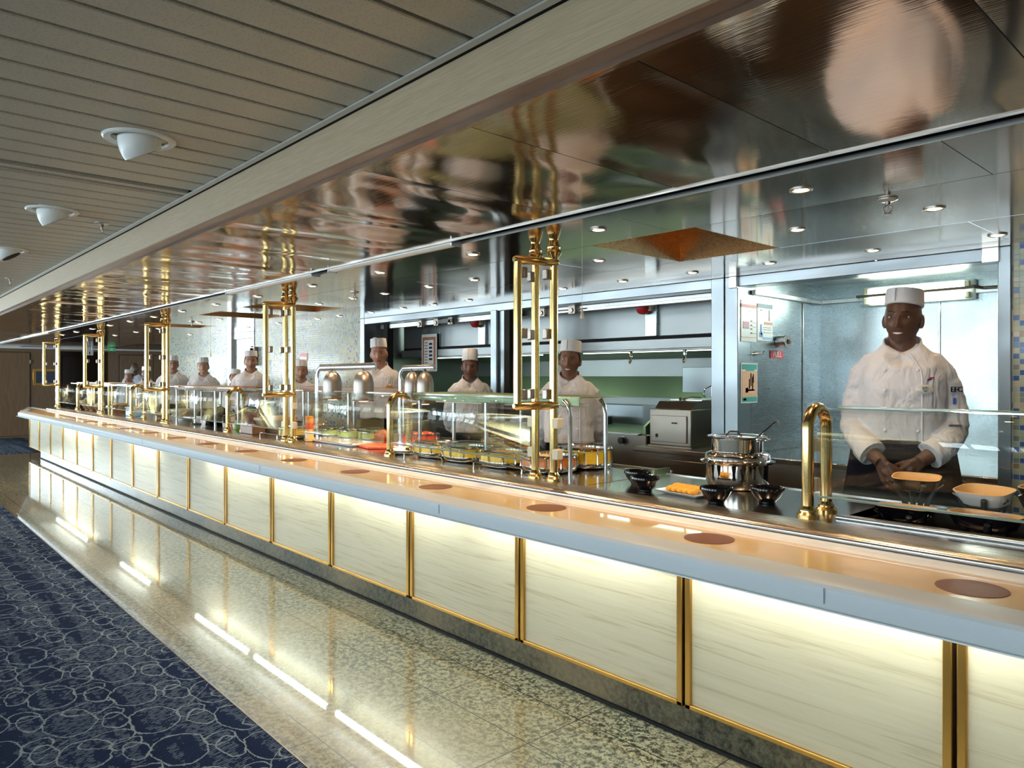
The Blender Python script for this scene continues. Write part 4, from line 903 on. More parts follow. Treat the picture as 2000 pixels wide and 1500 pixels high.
# items at the far left
for k, (x, y) in enumerate(((-12.75, 2.72), (-12.45, 2.72), (-12.15, 2.74), (-12.95, 2.9))):
    bowl(x, y, 'small brown flared bowl, %s of the row at the far left' % ('leftmost', 'second', 'rightmost', 'rear one')[k], .085, .085, 'wood_s', 'brown bowls at the far left', 'brown_bowl')
t = empty('bread_tray', (-11.99, 2.97, .90), 0, 'wooden tray raised behind the brown bowls', 'tray'); MB().box(-.08, .08, -.09, .09, .09, .115).build('tray', 'bamboo', t, bevel=.01); each('foot', 'wood_s', t, [(-.07, -.05, -.08, .08, 0, .09), (.05, .07, -.08, .08, 0, .09)])
t = empty('blue_box', (-10.35, 2.75, .90), 0, 'pale blue plastic box beside the left brass arch', 'box'); MB().box(-.14, .14, -.08, .10, 0, .10).build('body', 'bluebox', t, bevel=.01); MB().box(-.15, .15, -.09, .11, .10, .12).build('lid', 'whitep', t, bevel=.008)
bowl(-9.55, 2.86, 'woven brown basket bowl left of the large pale bowl', .11, .08, 'wood_s', None, 'basket_bowl'); bowl(-9.05, 2.95, 'large pale grey bowl left of the third brass posts', .17, .13, simple('pale_grey_glaze', (.42, .45, .40), .25), None, 'salad_bowl')
bowl(-6.55, 2.95, 'large beige salad bowl in front of the chef by the white door', .20, .14, simple('beige_glaze', (.50, .42, .33), .3), None, 'salad_bowl')
t = empty('dark_pot', (-7.85, 2.92, .90), 0, 'dark glossy domed pot under the brown gantry shelf', 'pot'); MB().lathe([(.10, 0), (.15, .03), (.165, .08), (.13, .14), (.05, .18), (.02, .20)], seg=28).build('body', 'blackg', t); MB().ball((0, 0, .205), .018, 10, 7).build('knob', 'chrome', t)
t = tag(MB().grid([[(-7.55+.10*i+.02*j, 2.62+.005*j, .905+.0+[.0, .07, .115, .13, .11][j]) for j in range(5)] for i in range(2)]).build('paper_napkin', 'whitep', solid=.003), 'curled white paper sheet on the counter edge left of the short arch', 'paper')
for k, x in enumerate((-7.28, -7.15, -7.02)): 
    t = empty('glass_jar', (x, 2.78, .90), 0, 'clear glass jar, %s of the three beside the second arch' % ('left', 'middle', 'right')[k], 'jar', 'glass jars by the second arch'); MB().lathe([(.045, 0), (.046, .10), (.035, .12), (.035, .135)], seg=18).build('glass', 'glass', t); MB().lathe([(.040, .004), (.040, .05)], seg=16).build('contents', ('wood_s', 'tomato', 'salad')[k], t)
t = empty('pickle_jar', (-6.63, 2.76, .90), 0, 'tall jar with green lid and dark red pickles right of the second arch', 'jar'); MB().lathe([(.065, 0), (.068, .16), (.05, .19)], seg=20).build('jar', simple('dark_red_pickle', (.16, .05, .04), .2, coat=1), t); MB().lathe([(.055, .19), (.055, .21), (.05, .215)], seg=20).build('lid', 'salad', t)
t = empty('wooden_box', (-6.55, 2.68, .90), 0, 'dark wooden box at the foot of the second arch', 'box'); t.location = (-6.45, 2.70, .90); MB().box(-.16, .12, -.06, .06, 0, .075).build('body', 'wood_s', t, bevel=.006)
t = tag(MB().lathe([(.11, 0), (.115, .01), (.11, .018)], (0, 0, 0), 28, sx=1.2).build('steel_dish', 'chrome', loc=(-8.1, 2.82, .90)), 'flat steel dish right of the third brass posts', 'dish')
# ================================================================== CEILING FITTINGS
rows = [(2.55, 'row nearest the ceiling slot', [-1.236, -2.202, -3.118, -4.07, -5.015, -5.996, -6.95, -7.9, -8.85, -9.8, -10.75, -11.7, -12.7, -13.7]),
        (3.23, 'middle row', [-1.010, -1.582, -2.786, -3.935, -4.471, -5.086, -5.592, -6.219, -7.4, -8.7, -9.4, -11.0, -12.1, -13.3]),
        (4.06, 'row nearest the back wall', [-.996, -1.569, -2.163, -2.70, -3.279, -3.869, -5.023, -5.548, -6.06, -6.663, -7.325, -7.848, -8.9, -9.9, -11.0, -12.2, -13.4])]
def downlight():
    t = empty('recessed_downlight', (0, 0, ZS))
    MB().lathe([(.041, .0), (.041, -.004), (.036, -.006), (.030, -.004), (.028, .004)], seg=24).build('trim_ring', 'steel', t)
    MB().lathe([(.018, -.006), (.024, -.004), (.024, -.002)], seg=16).build('lamp', 'halo', t)
    l = bpy.data.lights.new('downlight_light', 'SPOT'); l.energy = 36; l.spot_size = radians(125); l.spot_blend = .7; l.color = (1, .70, .42); l.shadow_soft_size = .02
    o = bpy.data.objects.new('downlight_light', l); o.location = (0, 0, -.012); COL.objects.link(o); o.parent = t
    return t
d0 = downlight(); first = True
for y, rn, xs in rows:
    for i, x in enumerate(xs):
        o = d0 if first else copy_tree(d0); first = False
        for ch in o.children:
            if ch.type == 'LIGHT' and y > 3:
                ch.data = ch.data.copy(); ch.data.energy = 9
        o.location = (x, y, ZS-.001); tag(o, 'glowing steel-ceiling downlight, %s from right in the %s' % (ORD[i], rn), 'downlight', 'downlights in the steel ceiling')
def eyeball():
    t = empty('eyeball_spotlight', (0, 0, ZC))
    MB().lathe([(.118, .002), (.118, -.004), (.112, -.009), (.094, -.008), (.090, .002)], seg=36).build('flange', 'white', t)
    n = Vector((-.13, .49, -.86)).normalized(); d = .052; c = MB(); c.ball((0, 0, -.004), (.070, .070, .100), 44, 34)
    for i, p in enumerate(c.v):
        p = Vector(p); e = p.dot(n)-d
        if e > 0: c.v[i] = tuple(p-n*e)
    c.build('eyeball', 'white', t, ang=35)
    u = n.cross(Vector((0, 0, 1))).normalized(); w_ = n.cross(u)
    MB().loft([[tuple(n*(d+k)+w_*.004+u*(.050*cos(2*pi*i/32))+w_*(.056*sin(2*pi*i/32))) for i in range(32)] for k in (.0002, .0012)]).build('opening', 'void', t)
    return t
e0 = eyeball()
for i, (x, y, l) in enumerate(((-2.77, .75, 'second nearest, largest whole one'), (-4.26, .75, 'third nearest'), (-5.775, .76, 'at the left edge, dark opening showing'), (-1.27, .74, 'nearest one, cut by the top edge'))):
    o = e0 if i == 0 else copy_tree(e0); o.location = (x, y, ZC-.002); o.rotation_euler = (0, 0, (0, -.1, -.6, .1)[i]); tag(o, 'white swivel eyeball spotlight in the grey slat ceiling, '+l, 'spotlight', 'eyeball spotlights')
def sprinkler():
    t = empty('sprinkler_head', (0, 0, 0))
    MB().lathe([(.036, 0), (.036, -.004), (.022, -.010)], seg=20).build('cover_plate', 'trimsteel', t)
    c = MB(); c.cyl((0,0,-.008), (0,0,-.022), .010, 10)
    for s in (-1, 1): c.tube([(0, 0, -.02), (s*.016, 0, -.032), (s*.013, 0, -.048), (0, 0, -.056)], .0028, 6)
    c.lathe([(.016, -.060), (.017, -.058), (.004, -.055)], seg=12); c.build('body', 'steel_d', t); MB().cyl((0,0,-.024), (0,0,-.052), .0025, 8).build('bulb', 'steel_d', t)
    return t
s0 = sprinkler()
for i, (x, y, z, l) in enumerate(((-4.43, 1.01, ZC, 'in the grey slat ceiling beside the oak beam'), (-7.46, 1.0, ZC, 'in the grey slat ceiling at the far left'), (-1.078, 2.93, ZS, 'in the steel ceiling above the tall chef'), (-9.316, 3.12, ZS, 'in the steel ceiling above the smiling chef'), (-5.158, 2.99, ZS, 'in the steel ceiling above the heat lamps'))):
    o = s0 if i == 0 else copy_tree(s0); o.location = (x, y, z-.002); tag(o, 'small sprinkler head '+l, 'sprinkler', 'sprinkler heads')
for x, y, z, l in ((-2.62, 2.9, 1.79, 'near the right brass posts'), (-8.9, 3.2, 1.72, 'above the smiling chef')):
    t = empty('ceiling_pull', (x, y, ZS), 0, 'thin ceiling pull cord with small tapered weight '+l, 'cord', 'ceiling pull cords')
    MB().cyl((0,0,0), (0,0,z-ZS), .0012, 5).build('cord', 'signw', t); MB().lathe([(.010, 0), (.011, .01), (.003, .06)], (0, 0, z-ZS-.06), 10).build('weight', 'cream', t)
t = tag(MB().box(-.11, .11, -.004, 0, -.05, .05).build('wall_notice', 'signw', loc=(-9.02, YW-.001, 1.68)), 'small white and red notice on the mosaic wall above the half-hidden chef', 'sign'); o = MB().box(-.10, .10, -.008, -.004, -.03, .045).build('red_print', 'sign_red' if 'sign_red' in MT else 'redp', t)
t = empty('wall_phone', (-10.55, YW-.01, 1.72), 0, 'small grey wall telephone beside the white steel door', 'telephone'); MB().box(-.06, .06, -.05, 0, -.14, .14).build('body', 'steel_d', t, bevel=.008); MB().box(-.05, -.01, -.08, -.05, -.12, .12).build('handset', 'black', t, bevel=.01)
from mathutils.bvhtree import BVHTree
# ================================================================== PEOPLE
def fuse(mb, name, mats, voxel, parent, smooth_it=2, matfn=None, disp=None):
    me = mb.mesh('tmp'); o = bpy.data.objects.new('tmp', me); COL.objects.link(o)
    bm = bmesh.new(); bm.from_mesh(me); bmesh.ops.recalc_face_normals(bm, faces=bm.faces); bm.to_mesh(me); bm.free()
    md = o.modifiers.new('r', 'REMESH'); md.mode = 'VOXEL'; md.voxel_size = voxel; md.adaptivity = 0
    if smooth_it: sm = o.modifiers.new('s', 'SMOOTH'); sm.factor = .5; sm.iterations = smooth_it
    dg = bpy.context.evaluated_depsgraph_get(); dg.update()
    m2 = bpy.data.meshes.new_from_object(o.evaluated_get(dg)); bpy.data.objects.remove(o); bpy.data.meshes.remove(me)
    m2.name = name; m2.materials.clear()
    for m in mats: m2.materials.append(m)
    if disp:
        m2.calc_loop_triangles(); ns = [v.normal.copy() for v in m2.vertices]
        for v, n in zip(m2.vertices, ns): v.co += n*disp(v.co)
    for p in m2.polygons:
        p.use_smooth = True
        if matfn: p.material_index = matfn(p.center)
    r = bpy.data.objects.new(name, m2); COL.objects.link(r); r.parent = parent; return r

def lerp_tab(tab, z):
    if z <= tab[0][0]: return tab[0][1:]
    for a, b in zip(tab, tab[1:]):
        if z <= b[0]:
            t = (z-a[0])/(b[0]-a[0]); t = t*t*(3-2*t); return tuple(p+(q-p)*t for p, q in zip(a[1:], b[1:]))
    return tab[-1][1:]
# z: half width, front depth, back depth
TORSO = [(.78, .185, .125, .125), (.92, .180, .128, .130), (1.05, .165, .120, .110), (1.18, .166, .128, .110), (1.29, .174, .130, .115), (1.37, .162, .112, .105), (1.405, .138, .092, .092), (1.435, .110, .074, .080), (1.46, .084, .064, .072), (1.485, .066, .056, .066)]
def tring(z, k=1.0, n=36, pw=.86, add=0, belly=0, g=1):
    w_, f, b = lerp_tab(TORSO, z); w_ = w_*k*g+add; f = f*k+add+belly*exp(-((z-1.05)/.15)**2); b = b*k+add; r = []
    for i in range(n):
        a = 2*pi*i/n; ca, sa = cos(a), sin(a); ca = math.copysign(abs(ca)**pw, ca); sa = math.copysign(abs(sa)**pw, sa)
        r.append((w_*ca, (b if sa > 0 else f)*sa, z))
    return r
def tfront(x, z, k=1.0, add=0, belly=0, g=1):   # y of the torso front at x
    w_, f, b = lerp_tab(TORSO, z); w_ = w_*k*g+add; f = f*k+add+belly*exp(-((z-1.05)/.15)**2)
    u = min(.99, abs(x)/w_)**(1/.86); return -f*(sqrt(1-u*u))**.86
# head, centre z 1.635
HA, HBF, HBB, HC, HZ = .0735, .098, .102, .122, 1.592
def hw(t): return 1-.36*max(0, (-.12-t)/.88)**1.5
def hs(t): return max(0, 1-t*t)**.42
def hfeat(x, t_z):
    z = t_z; ax = abs(x)
    d = .022*exp(-(x/.0125)**2-((z+.040)/.013)**2)+.013*exp(-(x/.0095)**2-((z+.016)/.022)**2)+.010*exp(-((ax-.0135)/.0075)**2-((z+.046)/.008)**2)
    d -= .0100*exp(-((ax-.032)/.017)**2-((z-.001)/.013)**2)
    d += .0045*exp(-((ax-.030)/.022)**2-((z-.023)/.008)**2)+.005*exp(-((ax-.040)/.018)**2-((z+.035)/.020)**2)
    d += .0065*exp(-(x/.028)**2-((z+.071)/.016)**2)+.009*exp(-(x/.018)**2-((z+.104)/.013)**2)
    return d
def face_y(x, z):   # z relative to head centre
    t = z/HC; s_ = hs(t)*hw(t)*HA; sa = min(.98, abs(x)/s_) if s_ > 0 else 0
    return -HBF*hs(t)*sqrt(1-sa*sa)*(1-.06*max(0, -t))-hfeat(x, z)
def head_mesh(nu, nv):
    c = MB(); rings = []
    for j in range(1, nv):
        th = pi*j/nv; t = -cos(th); s_ = hs(t); r = []
        for i in range(nu):
            a = 2*pi*i/nu; sx, cy = sin(a), cos(a); x = HA*hw(t)*s_*sx
            if cy > 0:
                y = -HBF*s_*cy*(1-.06*max(0, -t))-hfeat(x, t*HC)*min(1, cy*2.5)
            else: y = -HBB*s_*cy*(1-.25*max(0, -t))
            r.append((x, y, HZ+t*HC))
        rings.append(r)
    c.loft(rings)
    for s in (-1, 1): # ears
        st = len(c.v); c.ball((0, 0, 0), (.0085, .019, .031), 12, 9); c.xf(Matrix.Translation((s*.0765, .008, HZ-.012)) @ Matrix.Rotation(s*.35, 4, 'Z') @ Matrix.Rotation(-.15, 4, 'X'), st)
        c.ball((s*.074, .002, HZ-.036), (.007, .009, .010), 8, 6)
    return c
def hand(c, wrist, d, n, side, curl=(.35, .35, .3), spread=.06, sc=1.0, thumb=.7):
    """wrist point, finger direction d, palm normal n (palm faces n), side=+1: thumb toward d x n"""
    d = Vector(d).normalized(); n = Vector(n); n = (n-d*n.dot(d)).normalized(); u = d.cross(n)*side; w0 = Vector(wrist)
    kn = []
    for i, (off, ln) in enumerate(((.030, .088), (.010, .092), (-.010, .088), (-.029, .080))):
        k = w0+d*(ln*sc)+u*(off*sc); kn.append(k)
        c.tube([w0+u*(off*.45*sc)-d*.01, w0+u*(off*.75*sc)+d*(ln*.5*sc), k], [(.013*sc, .014*sc), (.0125*sc, .0145*sc), (.0105*sc, .0115*sc)], 10)
    for i, (k, L_) in enumerate(zip(kn, ((.040, .025, .021), (.044, .028, .022), (.041, .026, .021), (.032, .020, .018)))):
        a = 0; p = k; pts = [k-d*.006]; rr = [.0100*sc]; dd = d+u*(spread*(1.2-i*.8)); dd.normalize()
        for j, l in enumerate(L_):
            a += curl[j]*(1+.14*i); q = dd*cos(a)+n*sin(a); p = p+q*(l*sc); pts.append(p.copy()); rr.append((.0090, .0082, .0066)[j]*sc*(1 if i < 3 else .88))
        c.tube(pts, rr, 10); c.ball(pts[-1], rr[-1]*1.0, 8, 6)
    p = w0+d*.016+u*(.020*sc); pts = [p]; rr = [.0150*sc]; a = thumb
    for j, l in enumerate((.040, .030, .026)):
        q = (d*cos(a)+u*sin(a)+n*.45).normalized(); p = p+q*(l*sc); pts.append(p.copy()); rr.append((.0120, .0102, .0080)[j]*sc); a -= .22
    c.tube(pts, rr, 10); c.ball(pts[-1], rr[-1], 8, 6)
    c.ball(w0+d*.045*sc, (.026*sc, .026*sc, .026*sc) if False else (.020*sc,)*3, 10, 8)

def chef(X, Y, eyez, label, sk='b', yaw=0, tilt=0, pitch=0, arms='clasp', hat='flat', hath=.10, hem=.98, belly=0, vox=.008, hairs='short', glasses=False, smile=False, turn=0, g=1.0, badge=None, extra=False, hands_y=0, detail=False, hatm='hat', bare=False):
    sc = eyez/HZ; rz = math.atan2(-Y, -X)+pi/2+turn
    t = empty('person', (X, Y, 0), rz, label, 'person'); t.scale = (sc, sc, sc)
    RH = Matrix.Translation((0, .01, 1.47)) @ Matrix.Rotation(yaw, 4, 'Z') @ Matrix.Rotation(tilt, 4, 'Y') @ Matrix.Rotation(pitch, 4, 'X') @ Matrix.Translation((0, -.01, -1.47))
    hd_ = head_mesh(*((96, 72) if detail else (56, 44))); hd_.xf(RH)
    # ---- arms as joint lists (right of picture = +x = the person's left)
    g2 = g
    if arms == 'clasp':
        A = {-1: [(-.120*g2, .0, 1.395), (-.158*g2, .012, 1.345), (-.198*g2, .020, 1.20), (-.208*g2, -.0, 1.105), (-.155, -.120, 1.03), (-.080, -.198, .962)],
              1: [(.120*g2, .0, 1.395), (.158*g2, .012, 1.345), (.198*g2, .020, 1.20), (.208*g2, -.0, 1.105), (.150, -.118, 1.03), (.062, -.188, .968)]}
    else:
        A = {s: [(s*.120*g2, .0, 1.395), (s*.158*g2, .01, 1.345), (s*.200*g2, .035, 1.20), (s*.212*g2, .06, 1.10), (s*.20, .135, 1.0), (s*.10, .185, .94)] for s in (-1, 1)}
    body = MB(); body.v += hd_.v; body.f += hd_.f; body.mi += hd_.mi
    body.tube([(0, .026, 1.38), (0, .022, 1.43), (0, .014, 1.48), (0, .008, 1.54)], [.060, .0585, .057, .056], 24)
    body.loft([tring(z, .86 if z < 1.25 else (.80 if z < 1.34 else .66), 28) for z in (.80, .92, 1.05, 1.18, 1.28, 1.36, 1.40)])
    body.loft([[(x*.95, y*.9, z) for x, y, z in tring(.86, .86, 28)], [(x*.5, y*.6, .74) for x, y, z in tring(.80, .86, 28)]])
    for s in (-1, 1):
        body.tube(A[s], [.045, .048, .044, .042, .037, .028], 16)
        body.tube([(s*.09, 0, .88), (s*.10, -.01, .70), (s*.10, -.01, .50), (s*.105, .015, .28), (s*.105, .02, .08)], [.082, .075, .055, .050, .036], 16)
        body.ball((s*.11, -.035, .045), (.038, .10, .032), 12, 8)
    w1, w2 = Vector(A[-1][-1]), Vector(A[1][-1])
    if arms == 'clasp':
        hand(body, w1, (.42, -.10, -.90), (.45, .85, .1), 1, (.20, .40, .35), .05, 1.0, .55)
        hand(body, w2+Vector((0, .012, 0)), (-.66, .0, -.72), (-.2, .9, .1), -1, (.25, .4, .4), .05, .97, .5)
    else:
        hand(body, w1, (.6, .15, -.6), (0, -.9, 0), -1, (.3, .3, .3)); hand(body, w2, (-.6, .15, -.6), (0, -.9, 0), 1, (.3, .3, .3))
    inv = RH.inverted()
    def mf(p):
        q = inv @ p; x, z = q.x, q.z-HZ
        if q.y < -.05 and -.086 < z < -.058 and abs(x) < .026*(1-abs((z+.072)/.016)**2*.5) and abs(z+.072) < .011*(1-(x/.027)**2)+.0005: return 1
        return 0
    fuse(body, 'body', [SK[sk], LIP[sk]], vox*.62 if detail else vox*.8, t, 2, mf)
    # ---- eyes, brows, mouth
    for s in (-1, 1):
        q = MB(); e = MB(); br = MB(); li = MB()
        yy = face_y(s*.031, .001); q.ball((s*.031, yy+.0035, HZ+.001), (.0135, .0075, .0062 if smile else .0068), 14, 9)
        e.ball((s*.031+.001, yy-.0008, HZ+.0012), (.0056, .0042, .0056), 12, 8)
        br.tube([(s*(.013+.011*k), face_y(s*(.013+.011*k), .0215+.004*sin(k*pi/3.2))-.0005, HZ+.0215+.004*sin(k*pi/3.2)) for k in range(4)], [(.0030, .002), (.0036, .0022), (.0032, .002), (.0015, .001)], 6)
        # upper lid
        li.tube([(s*.031+.0145*u, yy-.002+.006*u*u, HZ+.006+.0025*(1-u*u)) for u in (-1, -.5, 0, .5, 1)], .0017, 6)
        qo = q.xf(RH).build('eye', 'eyew', t); e.xf(RH).build('iris', 'eyed', qo); li.xf(RH).build('eyelid', SK[sk], qo); br.xf(RH).build('eyebrow', 'hair', t)
    if smile:
        m_ = MB(); P = []
        for zz in (-.0035, .0045): P.append([(.021*u, face_y(.021*u, -.071)-.0032+.0, HZ-.071+zz*(1-u*u*.9)+.004*u*u) for u in [k/5-1 for k in range(11)]])
        m_.grid(P); m_.xf(RH).build('teeth', 'teeth', t, solid=.002)
    else:
        m_ = MB().tube([(.022*u, face_y(.022*u, -.070)-.0012, HZ-.071+.003*u*u) for u in (-1, -.6, -.2, .2, .6, 1)], .0014, 6); m_.xf(RH).build('mouth_line', 'eyed', t)
    # ---- hair under the hat
    hm = MB(); n = 40
    def shell(z, k, a0=0):
        tt = z/HC; s_ = hs(tt); return [(HA*hw(tt)*s_*k*sin(2*pi*i/n), -(HBF if cos(2*pi*i/n) > 0 else HBB)*s_*cos(2*pi*i/n)*k, HZ+z) for i in range(n)]
    if hairs != 'bald':
        # band around sides and back: skip the face sector
        zs = (.050, .035, .018, -.002, -.02, -.038, -.052); lo = {'short': 5, 'long': 7}[hairs]
        for s in (-1, 1):
            P = []
            for j, z in enumerate(zs[:lo]):
                k = 1.045 if hairs == 'short' else 1.09; ring_ = shell(z, k); st = [7, 7, 8, 9, 10, 11, 12][j] if s > 0 else 0
                idx = range([7, 8, 8, 9, 10, 11, 12][j], n//2+1); P.append([((s*ring_[i][0]), ring_[i][1], ring_[i][2]) for i in idx])
            m0 = max(len(p) for p in P); P = [[p[0]]*(m0-len(p))+p for p in P]; hm.grid(P)
        if hairs == 'long': hm.ball((0, .11, HZ-.02), (.045, .035, .04), 14, 10)
        hm.xf(RH).build('hair', 'hair', t, solid=.006 if hairs == 'short' else .014, ang=80)
    # ---- hat
    if hat:
        h = MB(); n = 48; top = hath; zb = .058 
        def hr(z, ka, kb, dz=0, cr=0): return [(ka*math.copysign(abs(sin(2*pi*i/n))**.92, sin(2*pi*i/n)), -kb*cos(2*pi*i/n)+.003, HZ+z+dz*cos(2*pi*i/n)**2*(1 if cos(2*pi*i/n) > 0 else -1.6)-cr*(abs(cos(2*pi*i/n))**2)) for i in range(n)]
        h.loft([hr(zb-.004, .0740, .1010, .006), hr(zb, .0775, .1045, .006), hr(zb+top*.5, .0770, .104, .003), hr(zb+top*.93, .0735, .100, 0), hr(zb+top*.97, .0725, .099), hr(zb+top*.985, .069, .095), hr(zb+top*.86, .058, .084), hr(zb+top*.84, .004, .006)])
        if hat == 'puff': h.ball((-.03, -.01, HZ+zb+top*.88), (.030, .045, .022), 14, 8)
        RT = RH @ Matrix.Translation((0, 0, HZ)) @ Matrix.Rotation(-.05, 4, 'X') @ Matrix.Translation((0, 0, -HZ))
        h.xf(RT); ho = h.build('hat', hatm, t, ang=32)
        sm = MB().box(-.016, -.0145, -.1065, -.094, HZ+zb+.008, HZ+zb+top*.93); sm.xf(RT).build('seam', 'fascia', ho, smooth=False)
    # ---- jacket
    J = MB(); zz = [hem, hem+.03, (hem+1.05)/2+.02, 1.10, 1.18, 1.25, 1.32, 1.37, 1.41, 1.44, 1.462, 1.478]
    rr = [tring(z, 1.0, 40, .86, .013, belly, g) for z in zz]; 
    def vdip(p):
        x, y, z = p; k = max(0, min(1, (z-1.36)/.10)); f = max(0, 1-abs(x)/.070) if y < 0 else 0
        return (x, y-.004*k*f, z-.070*k*f)
    rr = [[vdip(p) for p in r] for r in rr]; J.loft(rr)
    sl = 5 if arms == 'clasp' else 6
    for s in (-1, 1):
        pts = [Vector(p) for p in A[s]]
        if arms == 'clasp': cuff = pts[4]+(pts[5]-pts[4])*.15; pp = pts[:5]+[cuff]; J.tube([(s*.085*g, .005, 1.405)]+pp, [.040, .050, .062, .060, .058, .056, .052], 20)
        else: J.tube([(s*.085*g, .005, 1.405)]+pts, [.040, .050, .062, .060, .056, .052, .047], 20)
    def dp(p):
        f = noise.noise(Vector((p.x*9+X, p.y*9, p.z*5)))*.006+noise.noise(Vector((p.x*16, p.y*16+X, p.z*22)))*.0035
        if abs(p.x) > .2: f += noise.noise(Vector((p.x*6, p.y*10, p.z*34+X)))*.006
        if p.z < hem+.1: f += .004*sin(p.x*38+X)*(1-(p.z-hem)/.1)
        if p.z > 1.43: f *= .2
        return f
    fuse(J, 'jacket', [MT['cotton']], vox, t, 3, None, dp)
    jo = [o for o in t.children if o.name.startswith('jacket')][-1]
    # collar: standing band open at the front
    P = []
    for j in range(5):
        v = j/4; row = []
        for i in range(33):
            a = -pi+2*pi*i/32; fr_ = (1+cos(a))/2   # fr_=1 at back? a=0 back
            r_ = .066+.006*(1-v)+.010*(1-fr_); zc = 1.447+.030*fr_+v*(.018+.036*fr_**.6)
            row.append((r_*1.05*sin(a), .012+r_*1.02*cos(a)*(1.0 if fr_ > .5 else 1.0)-.012*(1-fr_)*(1-v), zc-.006-.064*max(0, 1-abs(sin(a))*.069/.068)*(1 if fr_ < .5 else 0)*(1-.25*v)))
        P.append(row)
    MB().grid(P).build('collar', 'cotton', jo, solid=.006, ang=70)
    if bare is False:
        kb = MB()
        for r_ in range(4):
            for xx in (-.066, .060):
                z = 1.36-.088*r_; 
                if z < hem+.03 or (arms == 'clasp' and z < 1.06): continue
                y = tfront(xx, z, 1, .013, belly, g)-.004; kb.ball((xx, y, z), (.0065, .004, .0065), 10, 6)
        kb.build('button', 'hat', jo)
        # overlapping front edge
        pts = [(.030+.045*min(1, (1.43-z)/.08), tfront(.030+.045*min(1, (1.43-z)/.08), z, 1, .013, belly, g)-.0035, z) for z in [1.43-.035*k for k in range(int((1.43-hem)/.035)+1)]]
        MB().tube(pts, [(.0028, .0045)]*len(pts), 6).build('front_edge', 'cotton', jo)
    bm_ = bmesh.new(); bm_.from_mesh(jo.data); from_bvh = BVHTree.FromBMesh(bm_); bm_.free()
    def onsurf(x, z, off=.001):
        h_ = from_bvh.ray_cast(Vector((x, -1, z)), Vector((0, 1, 0))); P_ = h_[0]; n_ = h_[1]
        n_ = Vector((n_.x, n_.y, n_.z*.4)).normalized(); xa = Vector((0, 0, 1)).cross(n_)*1; xa = Vector((-n_.y, n_.x, 0)).normalized(); za = n_; ya = za.cross(xa)
        M_ = Matrix((( xa.x, ya.x, za.x, P_.x+n_.x*off), (xa.y, ya.y, za.y, P_.y+n_.y*off), (xa.z, ya.z, za.z, P_.z+n_.z*off), (0, 0, 0, 1))); return M_
    if badge:
        xx, z = .085, 1.275; Ms0 = onsurf(xx, z, .003); y = Ms0[1][3]
        Mb = Ms0 @ Matrix.Rotation(-pi/2, 4, 'X')
        c = MB(); c.tube([(0, .003, 0), (0, -.004, 0)], [(.031, .018)]*2, 28); 
        c = MB(); n = 28; c.loft([[(a_*cos(2*pi*i/n), yy, b_*sin(2*pi*i/n)) for i in range(n)] for yy, a_, b_ in ((.006, .034, .021), (-.003, .034, .021), (-.005, .031, .018))]); c.xf(Mb).build('name_badge', badge, jo)
        if extra:
            RX = Matrix.Rotation(pi/2, 4, 'X')
            text('badge_lettering', 'EFC', .015, 'ink', Mb @ Matrix.Translation((0, -.006, .006)) @ RX, jo); c = MB().box(-.008, .008, -.0065, -.005, -.004, -.002).box(-.006, .006, -.0065, -.005, -.009, -.007); c.xf(Mb).build('badge_print', 'ink', jo)
            c = MB().prismy([(-.014, -.006), (.002, -.004), (.004, .002), (-.012, .000)], -.003, .0); c.xf(onsurf(xx+.02, z+.045, .002) @ Matrix.Rotation(-pi/2, 4, 'X')).build('pin_blue', simple('pin_blue', (.02, .03, .25), .3), jo)
            c = MB().prismy([(-.004, .002), (.012, .002), (.016, .009), (-.002, .008)], -.003, .0); c.xf(onsurf(xx+.02, z+.045, .002) @ Matrix.Rotation(-pi/2, 4, 'X')).build('pin_red', 'redp', jo)
            Ms = onsurf(.208*g, 1.275, .010)
            text('sleeve_lettering', 'EFC', .032, 'navy', Ms, jo, .002)
            MB().box(-.006, .006, -.004, .002, -.014, .014).xf(onsurf(.205*g, 1.225, .001) @ Matrix.Rotation(-pi/2, 4, 'X')).build('sleeve_patch', simple('blue_patch', (.02, .08, .45), .5), jo)
            MB().box(-.026, .026, -.004, .004, -.0045, .0045).xf(onsurf(.205*g, 1.12, .001) @ Matrix.Rotation(-pi/2, 4, 'X')).build('sleeve_print', 'lid', jo)
    if arms == 'clasp':
        for s in (-1, 1):   # folded cuffs
            a, b = Vector(A[s][4]), Vector(A[s][5]); d_ = (b-a).normalized(); c0 = a+(b-a)*.12
            MB().tube([c0, c0+d_*.03, c0+d_*.055], [.059, .061, .060], 20).build('cuff', 'cotton', jo, ang=30)
    # ---- trousers and apron
    c = MB(); c.loft([tring(z, .97, 36, .86, .004, 0, g) for z in (.80, .90, 1.0, 1.06)])
    for s in (-1, 1): c.tube([(s*.085, 0, .90), (s*.098, 0, .74), (s*.105, -.005, .50), (s*.108, .01, .25), (s*.108, .015, .09)], [.095, .098, .080, .075, .072], 20)
    fuse(c, 'trousers', [MT['blackc']], .011, t, 2)
    if arms == 'clasp':
        P = []
        for j in range(8):
            z = 1.055-.075*j; k = 1.0+.02*j; P.append([((.20+.012*j)*sin(a), -(.136+.006*j)*cos(a)-.004*sin(a*9+j*.4)*(j/7), z) for a in [-2.0+4.0*i/28 for i in range(29)]])
        MB().grid(P).build('apron', 'navy', t, solid=.004, ang=70)
    c = MB()
    for s in (-1, 1): c.loft([[(s*.11+a*cos(2*pi*i/20), -.035+b*sin(2*pi*i/20), z) for i in range(20)] for z, a, b in ((0, .046, .130), (.02, .048, .132), (.05, .044, .115), (.085, .040, .07))])
    c.build('shoes', 'blackc', t)
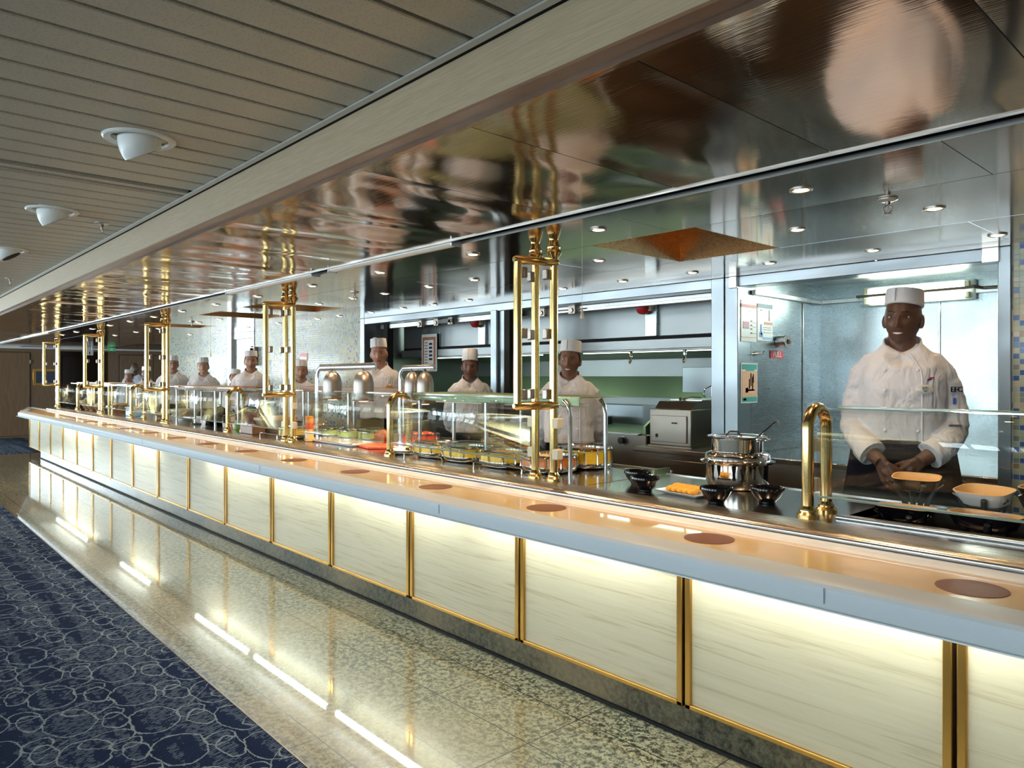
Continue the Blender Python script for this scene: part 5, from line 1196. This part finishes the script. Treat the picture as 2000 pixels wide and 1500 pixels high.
    if glasses:
        c = MB()
        for s in (-1, 1): c.tube([(s*.032+.024*cos(a), face_y(s*.032, 0)-.012, HZ+.0015+.017*sin(a)) for a in [k*pi/8 for k in range(16)]], .0022, 6, True); c.tube([(s*.056, face_y(.032, 0)-.010, HZ+.006), (s*.079, .0, HZ+.004)], .002, 6)
        c.tube([(-.009, face_y(0, 0)+.002, HZ+.004), (.009, face_y(0, 0)+.002, HZ+.004)], .0022, 6); c.xf(RH).build('glasses', 'black', t)
    return t

chef(-1.303, 3.72, 1.697, 'tall smiling person in chef whites with hands clasped, nearest at the right', 'a', yaw=-.22, tilt=.05, arms='clasp', hath=.072, hem=1.0, vox=.006, smile=True, badge='badges', extra=True, detail=True, hairs='bald', g=.97, turn=.0)
chef(-3.509, 3.75, 1.536, 'smiling person in chef whites, hands behind back, beside the right brass posts', 'b', yaw=-.16, tilt=.06, arms='back', hath=.085, hem=.99, vox=.007, smile=True, badge='badges', detail=True, belly=.02)
chef(-5.176, 4.2, 1.509, 'person with the tallest white hat standing before the black and steel door column', 'b', yaw=-.06, arms='back', hath=.115, hem=.96, vox=.008, detail=True, belly=.03)
chef(-6.157, 3.85, 1.646, 'bald person in folded white hat with round gold badge behind the heat lamps', 'c', yaw=-.10, tilt=-.05, arms='back', hat='puff', hath=.085, vox=.009, hairs='bald', badge='badge', pitch=.05)
chef(-7.747, 3.8, 1.479, 'person half hidden behind the middle brass posts, white hat and dark hair', 'c', yaw=.0, arms='back', hath=.082, vox=.010, pitch=.04)
chef(-9.035, 3.75, 1.609, 'person in chef whites with folded hands before the white steel door', 'c', arms='clasp', hath=.075, vox=.010, badge='badge', g=1.05)
chef(-9.943, 3.9, 1.399, 'short person with dark hair and tilted white hat beside the narrow steel column', 'c', yaw=-.1, tilt=.06, arms='back', hath=.08, vox=.012, hairs='long')
chef(-10.701, 3.75, 1.56, 'smiling person in white jacket and hat before the glaring white mosaic', 'd', yaw=-.1, tilt=-.05, arms='back', hath=.075, vox=.012, smile=True)
chef(-12.05, 3.75, 1.606, 'person wearing dark glasses and white hat, third from the far left of the row', 'c', arms='back', hath=.08, vox=.012, glasses=True, badge='badge', g=1.08)
chef(-13.447, 3.75, 1.464, 'person in low white hat partly covered by a short brass post', 'a', yaw=-.1, arms='back', hath=.08, vox=.012)
chef(-16.043, 4.25, 1.576, 'bareheaded bald person in white farthest back before the brown wall', 'a', arms='back', hat=None, hairs='bald', vox=.014)
chef(-14.505, 3.75, 1.42, 'person with dark hair bun and upright white hat at the far left of the row', 'c', yaw=-.25, arms='back', hath=.08, vox=.012, hairs='long')
